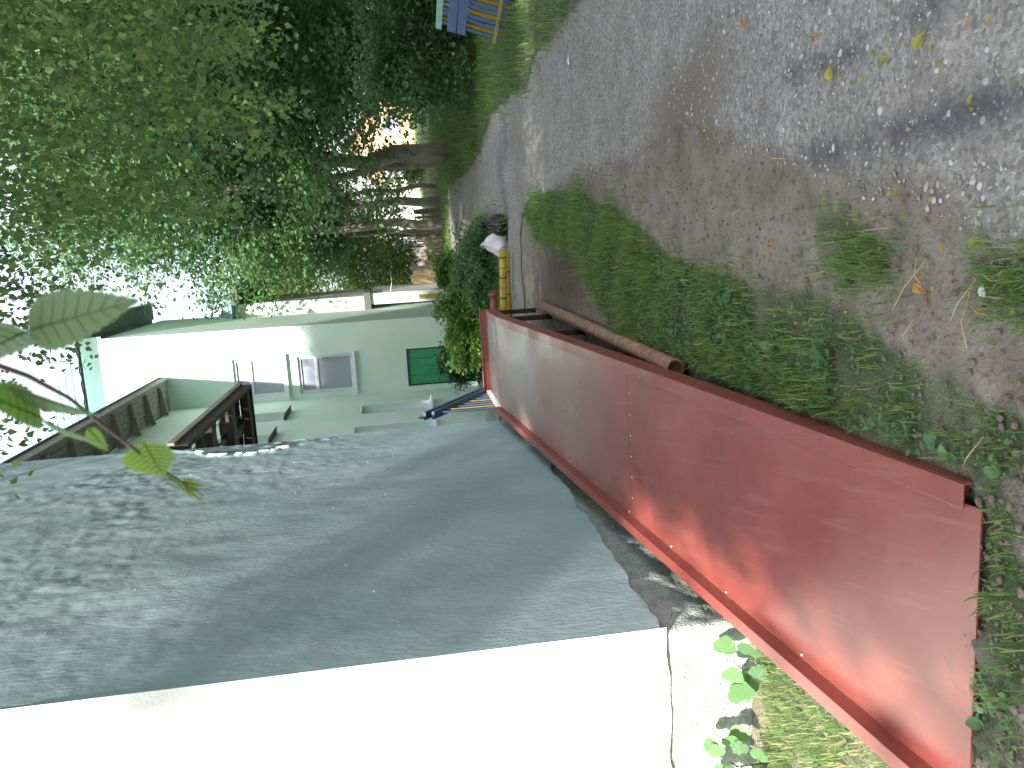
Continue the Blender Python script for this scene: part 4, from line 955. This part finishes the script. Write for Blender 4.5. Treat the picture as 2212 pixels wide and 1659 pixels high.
o = [x for x in C.objects if x.name == 'shade_tree'][0]
clump_crown('crown', (-.45, -7.2, 21.0), (1.75, 2, 2.3), 12000, .25, M['maple_leaf'], o, ncl=70, spread=.14, seed=83, shell=.3)  # added high clump, shaped to block sun from the lower far facade
clump_crown('crown', (.25, -7.0, 6.1), (1.85, 2.2, 2.7), 20000, .2, M['maple_leaf'], o, ncl=100, spread=.12, seed=84, shell=.3, jit=.07)  # added low clump, shaped to keep sun off the near deck
clump_crown('crown', (-.5, -7.0, 10.2), (1.05, 1.8, 2.9), 11000, .2, M['maple_leaf'], o, ncl=80, spread=.12, seed=85, shell=.3, jit=.06)  # added middle clump, blocks sun from the deck and lower side wall
# ------------------------------------------------------------------ grass, weeds, straw
def scatter(poly, n, seed):
    rs = np.random.default_rng(seed); p = np.array([q[:2] for q in poly]); lo, hi = p.min(0), p.max(0); out = []
    got = 0
    while got < n:
        c = lo+(hi-lo)*rs.random((n*2, 2)); c = c[inpoly(c[:, 0]+(fbm(c[:, 0]*4, c[:, 1]*4, 3, 40)-.5)*.15, c[:, 1]+(fbm(c[:, 0]*4, c[:, 1]*4, 3, 40)-.5)*.25, p)]
        out.append(c); got += len(c)
        if len(c) == 0: break
    return np.concatenate(out)[:n]
def blades(name, xy, hmin, hmax, wd, label, dead=.05, lean=.7):
    n = len(xy); z = gheight(xy[:, 0], xy[:, 1])-.015
    h = rng.uniform(hmin, hmax, n)*(.55+.9*fbm(xy[:, 0]*3, xy[:, 1]*3, 3, 44)); a = rng.random(n)*6.28; ln = rng.uniform(.1, 1, n)*lean
    d = np.stack([np.cos(a), np.sin(a), 0*a], -1); sd_ = np.stack([-np.sin(a), np.cos(a), 0*a], -1)
    b0 = np.concatenate([xy, z[:, None]], 1); ww = (wd*rng.uniform(.6, 1.3, n))[:, None]; hh = h[:, None]; l_ = ln[:, None]
    up = np.array([0, 0, 1.])
    midp = b0+up*hh*.6+d*hh*l_*.35; tip = b0+up*hh*(1-.45*l_)+d*hh*l_*1.05
    V = np.stack([b0-sd_*ww, b0+sd_*ww, midp-sd_*ww*.8, midp+sd_*ww*.8, tip], 1)
    F = (np.arange(n)*5)[:, None, None]+np.array([(0, 1, 3), (0, 3, 2), (2, 3, 4)])[None]
    v = rng.random(n)*.9; v[rng.random(n) < dead] = 1.
    o = npmesh(name, V, F.reshape(-1, 3), M['grass'], None, {'v': np.repeat(v, 5)}); return setp(o, label, kind='stuff')
def soft(xy, sg=.06): return xy+rng.normal(size=xy.shape)*sg*rng.random((len(xy), 1))*2
def thin(xy, seed, k=1.6, b0=.35, sc_=4):
    f = fbm(xy[:, 0]*sc_, xy[:, 1]*sc_, 3, seed); return xy[rng.random(len(xy)) < np.clip((f-b0)*k*2, 0.02, 1)]
def offramp(xy):
    s = (xy-P0[:2])@HD[:2]; t = (xy-P0[:2])@NN[:2]
    return xy[~((s > -.06) & (t > -.955) & (t < .09) & (s < 7.4))]
xs_ = offramp(soft(thin(scatter(STRIP, 38000, 1), 51, 2.0, .41, 5))); blades('grass', xs_, .045, .115, .0028, 'green grass strip between the soil and the ramp')
xv = offramp(soft(thin(scatter(VERGE, 26000, 2), 45, 1.8, .43, 7), .03)); blades('grass', xv, .025, .08, .0022, 'sparse grass on the soil by the ramp foot')
blades('grass', soft(thin(scatter(CLUMP, 2400, 3), 46, 2.2, .44, 9), .07), .04, .11, .0024, 'tuft of longer grass on the trodden soil')
blades('grass', soft(scatter(CORNER, 700, 4)), .04, .09, .002, 'grass tuft at the road edge')
xy = offramp(scatter(YARD, 24000, 5)); blades('grass', xy, .03, .09, .0022, 'sunlit dry grass between the ramp and the white wall', .28)
blades('grass', soft(scatter(RIGHTV, 30000, 6), .10), .08, .22, .006, 'shaded grass verge under the trees', .01)
blades('grass', soft(scatter(LEFTV, 9000, 7), .1), .08, .22, .006, 'grass beside the bags and the lane', .03)
blades('grass', scatter(LAWN, 7000, 8), .06, .14, .008, 'mown grass at the end of the lane', .02)
big_out = rng.random((16000, 2))*np.array([22, 22])+np.array([-3, 26]); blades('grass', big_out, .1, .25, .012, 'grass in the gardens beyond the fence', .05)
# small clover-like weeds
def weeds(name, xy, size, label):
    n = len(xy); pos = np.concatenate([xy, (gheight(xy[:, 0], xy[:, 1])+rng.uniform(.0, .035, n))[:, None]], 1)
    o = leaves(name, pos, size*rng.uniform(.6, 1.4, n), M['weed'], None, tilt=.45); return setp(o, label, kind='stuff')
weeds('weeds', offramp(thin(scatter(STRIP, 11000, 9), 47, 2., .4)), .028, 'small round weed leaves among the grass by the ramp')
weeds('weeds', offramp(thin(scatter(VERGE, 8000, 10), 48, 2., .43)), .022, 'clover and small weeds at the ramp foot')
weeds('weeds', offramp(thin(scatter(YARD, 3500, 11), 49, 2., .42)), .02, 'small weeds in the sunny grass by the white wall')
# broad leaved plants
def broadleaf_mesh(seed):
    rs = random.Random(seed); q = []; n = 9
    V = []; 
    for i in range(n+1):
        f = i/n; wv = .42*math.sin(pi*min(1, f*.98+.02))**.75*(1-.25*f)
        z = .25*math.sin(pi*f*.75)-.10*f
        V += [(f, -wv, z+.05), (f, 0, z), (f, wv, z+.05)]
    Fs = []
    for i in range(n):
        a = i*3; Fs += [(a, a+3, a+4, a+1), (a+1, a+4, a+5, a+2)]
    me = bpy.data.meshes.new('leaf'); me.from_pydata(V, [], Fs); me.polygons.foreach_set('use_smooth', [True]*len(Fs))
    a_ = me.attributes.new('v', 'FLOAT', 'POINT'); a_.data.foreach_set('value', [rs.random()]*len(V)); me.materials.append(M['weed']); return me
BM = [broadleaf_mesh(k) for k in range(4)]
PL = [((1810, 785), .085, 'largest plantain weed beside the pipe end, lone wide leaves'), ((1690, 745), .06, 'plantain weed in the grass below the pipe end'), ((1640, 690), .05, 'plantain weed in the middle of the grass strip'), ((1600, 640), .05, 'plantain weed at the soil edge of the grass strip'), ((1720, 800), .055, 'plantain weed near the ramp side in the grass'), ((1560, 745), .05, 'plantain weed by the open pipe end'), ((2075, 985), .055, 'plantain weed beside the ramp beam near its foot'), ((2045, 960), .045, 'plantain weed a little up the ramp side from its foot'), ((1845, 615), .04, 'small plantain weed beside the long grass tuft'), ((2190, 1020), .045, 'plantain weed on the soil at the picture edge'), ((1470, 580), .035, 'plantain weed near the far end of the grass strip'), ((2140, 1560), .05, 'plantain weed in front of the ramp foot'), ((1400, 560), .035, 'plantain weed on the soil side beyond the pipe')]
for (p, s, lab) in PL:
    g0 = gz(*p); g0[2] = gheight(g0[0], g0[1])-.012
    e = empty('plantain', g0, lab, 'weed', 'broad leaved weeds in the grass')
    for k in range(random.randint(4, 6)):
        o = bpy.data.objects.new('leaf', random.choice(BM)); C.objects.link(o); o.parent = e
        o.rotation_euler = (random.uniform(-.2, .2), -random.uniform(.1, .7), random.uniform(0, 6.28)); q_ = s*random.uniform(.7, 1.2); o.scale = (q_, q_*.95, q_); o.location = (0, 0, .012)
# lobed plants standing against the sunlit plinth
def lobed(seed):
    rs = random.Random(seed); V = [(0, 0, 0)]; n = 26
    for i in range(n):
        a = -2.6+5.2*i/(n-1); r_ = .55*(1+.28*abs(cos(a*1.9)))*(1+rs.uniform(-.08, .08))
        V.append((.35+cos(a)*r_*.9, sin(a)*r_, .12*(1-(r_))))
    Fs = [(0, i, i+1) for i in range(1, n)]
    me = bpy.data.meshes.new('leaf'); me.from_pydata(V, [], Fs); a_ = me.attributes.new('v', 'FLOAT', 'POINT'); a_.data.foreach_set('value', [rs.random()]*len(V)); me.materials.append(M['weed']); return me
LBM = [lobed(k) for k in range(4)]
for (s, t, lab, hh, nl) in ((1.30, -1.72, 'lobed leafy weed climbing the sunlit plinth by the crack', .30, 11), (1.34, -1.25, 'lobed leafy weed at the plinth corner behind the ramp kerb', .22, 7)):
    e = empty('lobed_weed', L(s, t, 0), lab, 'weed')
    for k in range(nl):
        p = L(s+random.uniform(-.05, .06), t+random.uniform(-.13, .13), random.uniform(.08, hh))
        q = MB().tube([L(s, t, -.01), L(s+.02, t, p[2]*.6), p], [.003, .002, .0015], 5); q.build('stem', M['weed'], e)
        o = bpy.data.objects.new('leaf', random.choice(LBM)); C.objects.link(o); o.parent = e
        o.location = Vector(p)-Vector(e.location); o.rotation_euler = (random.uniform(.7, 1.3), random.uniform(-.4, .4), random.uniform(-.5, .5)); q_ = random.uniform(.06, .10); o.scale = (q_, q_, q_)
# fallen leaves
FL = bpy.data.meshes.new('fallen_leaf'); 
def fl_mesh(v, seed):
    me = bpy.data.meshes.new('fallen_leaf'); rs = random.Random(seed)
    V = [(x-.45, y*.95, z*3+rs.uniform(0, .06)) for x, y, z in BL]
    me.from_pydata(V, [], [(0, 1, 2), (0, 2, 3), (0, 3, 4), (0, 4, 5), (0, 5, 6), (0, 6, 7), (0, 7, 8), (0, 8, 9)])
    a_ = me.attributes.new('v', 'FLOAT', 'POINT'); a_.data.foreach_set('value', [v]*10); me.materials.append(M['fallen']); return me
FM = [fl_mesh(v, i) for i, v in enumerate((.05, .25, .5, .8, .98))]
def drop(px_, py_, size, k, label, group):
    g0 = gz(px_, py_)
    o = bpy.data.objects.new('fallen_leaf', FM[k]); C.objects.link(o); g0[2] = gheight(g0[0], g0[1])+.012
    o.location = tuple(g0); o.rotation_euler = (random.uniform(-.3, .3), random.uniform(-.3, .3), random.uniform(0, 6.28)); o.scale = (size,)*3
    setp(o, label, 'leaf', group)
drop(1608, 50, .05, 4, 'orange yellow fallen leaf alone on the upper gravel', 'fallen leaves on the lane')
drop(2003, 90, .06, 2, 'yellow green fallen leaf between the two dark wheel tracks', 'fallen leaves on the lane')
drop(1795, 160, .06, 3, 'yellow fallen leaf beside the start of the upper wheel track', 'fallen leaves on the lane')
drop(1920, 130, .045, 1, 'green fallen leaf just under the upper wheel track', 'fallen leaves on the lane')
drop(1945, 415, .05, 1, 'green fallen leaf lying at the gravel edge', 'fallen leaves on the lane')
drop(2118, 525, .06, 0, 'large green fallen leaf on the pale stones near the verge', 'fallen leaves on the lane')
drop(1793, 432, .04, 1, 'pale green fallen leaf on the bare soil', 'fallen leaves on the lane')
drop(1995, 622, .05, 4, 'orange fallen leaf on the brown soil near the picture edge', 'fallen leaves on the lane')
drop(1692, 520, .04, 4, 'orange fallen leaf on the soil beside the grass tuft', 'fallen leaves on the lane')
for k in range(7): drop(1510+random.uniform(-5, 75), 260+random.uniform(0, 48), .035, random.choice((0, 1, 1)), 'green fallen leaf of the small cluster on the damp soil patch', 'leaves on the damp patch')
for k in range(52):
    x = 1150+random.random()**1.3*1040; y = random.uniform(5, 420); g0 = gz(x, y)
    if g0[0] < rl(g0[1])-.6 or g0[0] > rr(g0[1])-.05: continue
    drop(x, y, random.uniform(.014, .030), random.choice((0, 1, 2, 2, 3, 3, 4)), 'small fallen birch leaf scattered over the gravel', 'small leaves scattered over the gravel')
for k in range(60):
    x = random.uniform(1180, 2200); y = random.uniform(430, 700); g0 = gz(x, y)
    drop(x, y, random.uniform(.015, .03), random.choice((1, 2, 3, 4)), 'small dry leaf scrap scattered on the trodden soil', 'leaf scraps on the soil')
# straws and bits
STR = [((1985, 555), (2000, 615)), ((2110, 610), (2113, 750)), ((1940, 670), (2010, 560)), ((1770, 700), (1795, 690)), ((1670, 352), (1706, 342)), ((1610, 480), (1620, 450)), ((2070, 690), (2120, 600)), ((1975, 740), (1990, 690)), ((1435, 500), (1465, 470)), ((2105, 1005), (2150, 940)), ((1870, 500), (1925, 492))]
for (a, b_) in STR:
    a = gz(*a); b_ = gz(*b_); a[2] = gheight(a[0], a[1])+.008; b_[2] = gheight(b_[0], b_[1])+.012; md = (a+b_)/2+np.array([random.uniform(-.02, .02), random.uniform(-.02, .02), .02])
    o = MB().tube([a, md, b_], .0018, 5).build('straw', M['straw']); setp(o, 'dry straw stalk lying on the trodden soil', 'straw', 'straws on the soil')
for (p, lab) in (((2130, 627), 'white paper scrap on the soil near the road edge'), ((1228, 130), 'small white scrap on the far gravel')):
    g0 = gz(*p); g0[2] = gheight(g0[0], g0[1])+.012; q = MB(); k = .018*max(1, g0[1]/3)
    q.add([g0+np.array([-k, -k*.6, 0]), g0+np.array([k, -k*.5, .004]), g0+np.array([k*.8, k*.7, 0]), g0+np.array([-k*.2, k*.4, .010]), g0+np.array([-k*.9, k*.6, .002])], [(0, 1, 3), (1, 2, 3), (3, 4, 0)])
    setp(q.build('paper_scrap', M['litter']), lab, 'litter')
# dead sticks at the sunny plinth
for k in range(4):
    o = MB().tube([L(1.1+.05*k, -1.9-.06*k, .02), L(1.2, -1.8-.1*k, .05+.03*k), L(1.36, -1.7-.12*k, .12+.03*k)], .004, 5).build('stick', M['twig']); setp(o, 'dark dry stick leaning on the sunlit plinth', 'stick', 'sticks by the plinth')

# ------------------------------------------------------------------ twig hanging into the picture close to the camera
tw = empty('hanging_twig', gy(100, 800, .8), 'birch twig with large toothed leaves hanging close in front', 'twig')
def bleaf(base, tip, width, mt, v, bend=.12, nrm=None, teeth=13):
    base = np.array(base); tip = np.array(tip); ax_ = tip-base; ln = np.linalg.norm(ax_); ax_ /= ln
    nrm = -_F if nrm is None else np.array(nrm, float); nrm = nrm-(nrm@ax_)*ax_; nrm /= np.linalg.norm(nrm); sd_ = np.cross(nrm, ax_)
    def prof(f): return width/2*(sin(pi*min(1, f**.62)))**.9 if f < 1 else 0
    V = []; Fs = []; nseg = teeth*2
    for i in range(nseg+1):
        f = i/nseg; wv = max(0, prof(f))*(1+(.07 if i % 2 else -.05)); fx = f+(.012 if i % 2 else 0)
        c = base+ax_*ln*f - nrm*bend*ln*(f*f); e1 = base+ax_*ln*min(fx, 1) - nrm*bend*ln*(f*f) + nrm*wv*.28
        V += [c-sd_*wv*.5+nrm*wv*.10, e1-sd_*wv, c, c+sd_*wv*.5+nrm*wv*.10, e1+sd_*wv]
    for i in range(nseg):
        a = i*5; b2 = a+5
        Fs += [(a+1, b2+1, b2, a), (a, b2, b2+2, a+2), (a+2, b2+2, b2+3, a+3), (a+3, b2+3, b2+4, a+4)]
    q = MB().add(V, Fs, True); o = q.build('leaf', mt, tw)
    a_ = o.data.attributes.new('v', 'FLOAT', 'POINT'); a_.data.foreach_set('value', [v]*len(V))
    rib = MB().tube([base+nrm*.0006, (base+tip)/2-nrm*bend*ln*.25+nrm*.0006, tip-nrm*bend*ln+nrm*.0006], [.0008, .0006, .0002], 5); ro = rib
    if ln > .03:
        for k in range(1, 8):
            f = k/9; c = base+ax_*ln*f-nrm*bend*ln*f*f+nrm*.0004; wv = max(0, prof(min(f+.1, .99)))*.85
            for sg in (-1, 1):
                e1 = base+ax_*ln*(f+.12)-nrm*bend*ln*(f+.1)**2+sd_*sg*wv+nrm*(wv*.26+.0004); ro.tube([c, (c+e1)/2-nrm*wv*.03, e1], [.0004, .0003, .0002], 4, cap=False)
    ro = ro.build('midrib', mt, o); ra = ro.data.attributes.new('v', 'FLOAT', 'POINT'); ra.data.foreach_set('value', [1.]*len(ro.data.vertices))
    return o
stem = [gy(-60, 770, .62), gy(60, 812, .66), gy(150, 860, .70), gy(250, 940, .74), (gy(330, 1000, .78)), gy(390, 1040, .8), gy(440, 1072, .82)]
MB().tube(stem, [.0022, .002, .0018, .0016, .0013, .001, .0005], 7).build('stem', M['twig'], tw)
bleaf(gy(62, 713, .56), gy(287, 648, .52), .036, M['grey_leaf'], .5, .06)
bleaf(gy(60, 716, .56), gy(-120, 790, .5), .034, M['grey_leaf'], .2, .1)
MB().tube([gy(62, 713, .56), gy(20, 745, .6), gy(-10, 785, .64)], [.0006, .0007, .0009], 5).build('petiole', M['twig'], tw)
bleaf(gy(90, 905, .60), gy(-60, 830, .55), .035, M['near_leaf'], .0, .1, -_F+_R*.6)
bleaf(gy(20, 835, .58), gy(212, 912, .60), .022, M['grey_leaf'], .9, .1, -_F*.6+_U*.7)
bleaf(gy(90, 905, .62), gy(232, 972, .64), .014, M['grey_leaf'], 1., .08, -_F*.4+_U*.8)
bleaf(gy(190, 925, .66), gy(232, 975, .66), .012, M['near_leaf'], .7, .1)
bleaf(gy(310, 955, .76), gy(352, 1030, .78), .045, M['near_leaf'], 1., .05)
bleaf(gy(345, 1018, .79), gy(425, 1066, .82), .012, M['near_leaf'], .8, .15, -_F*.5+_R*.7)
bleaf(gy(390, 1040, .81), gy(440, 1052, .82), .007, M['near_leaf'], .5, .1)
bleaf(gy(400, 1050, .81), gy(432, 1082, .82), .005, M['near_leaf'], .7, .1)

# service cable from the annex corner towards the trees
c0 = pl(842, 640, G0, HD); c1 = gy(843, 585, 23.5)
o = MB().tube([c0, (c0+c1)/2-ZZ*.05, c1], .012, 5).build('cable', M['litter']); setp(o, 'thin white cable running from the annex corner into the trees', 'cable')
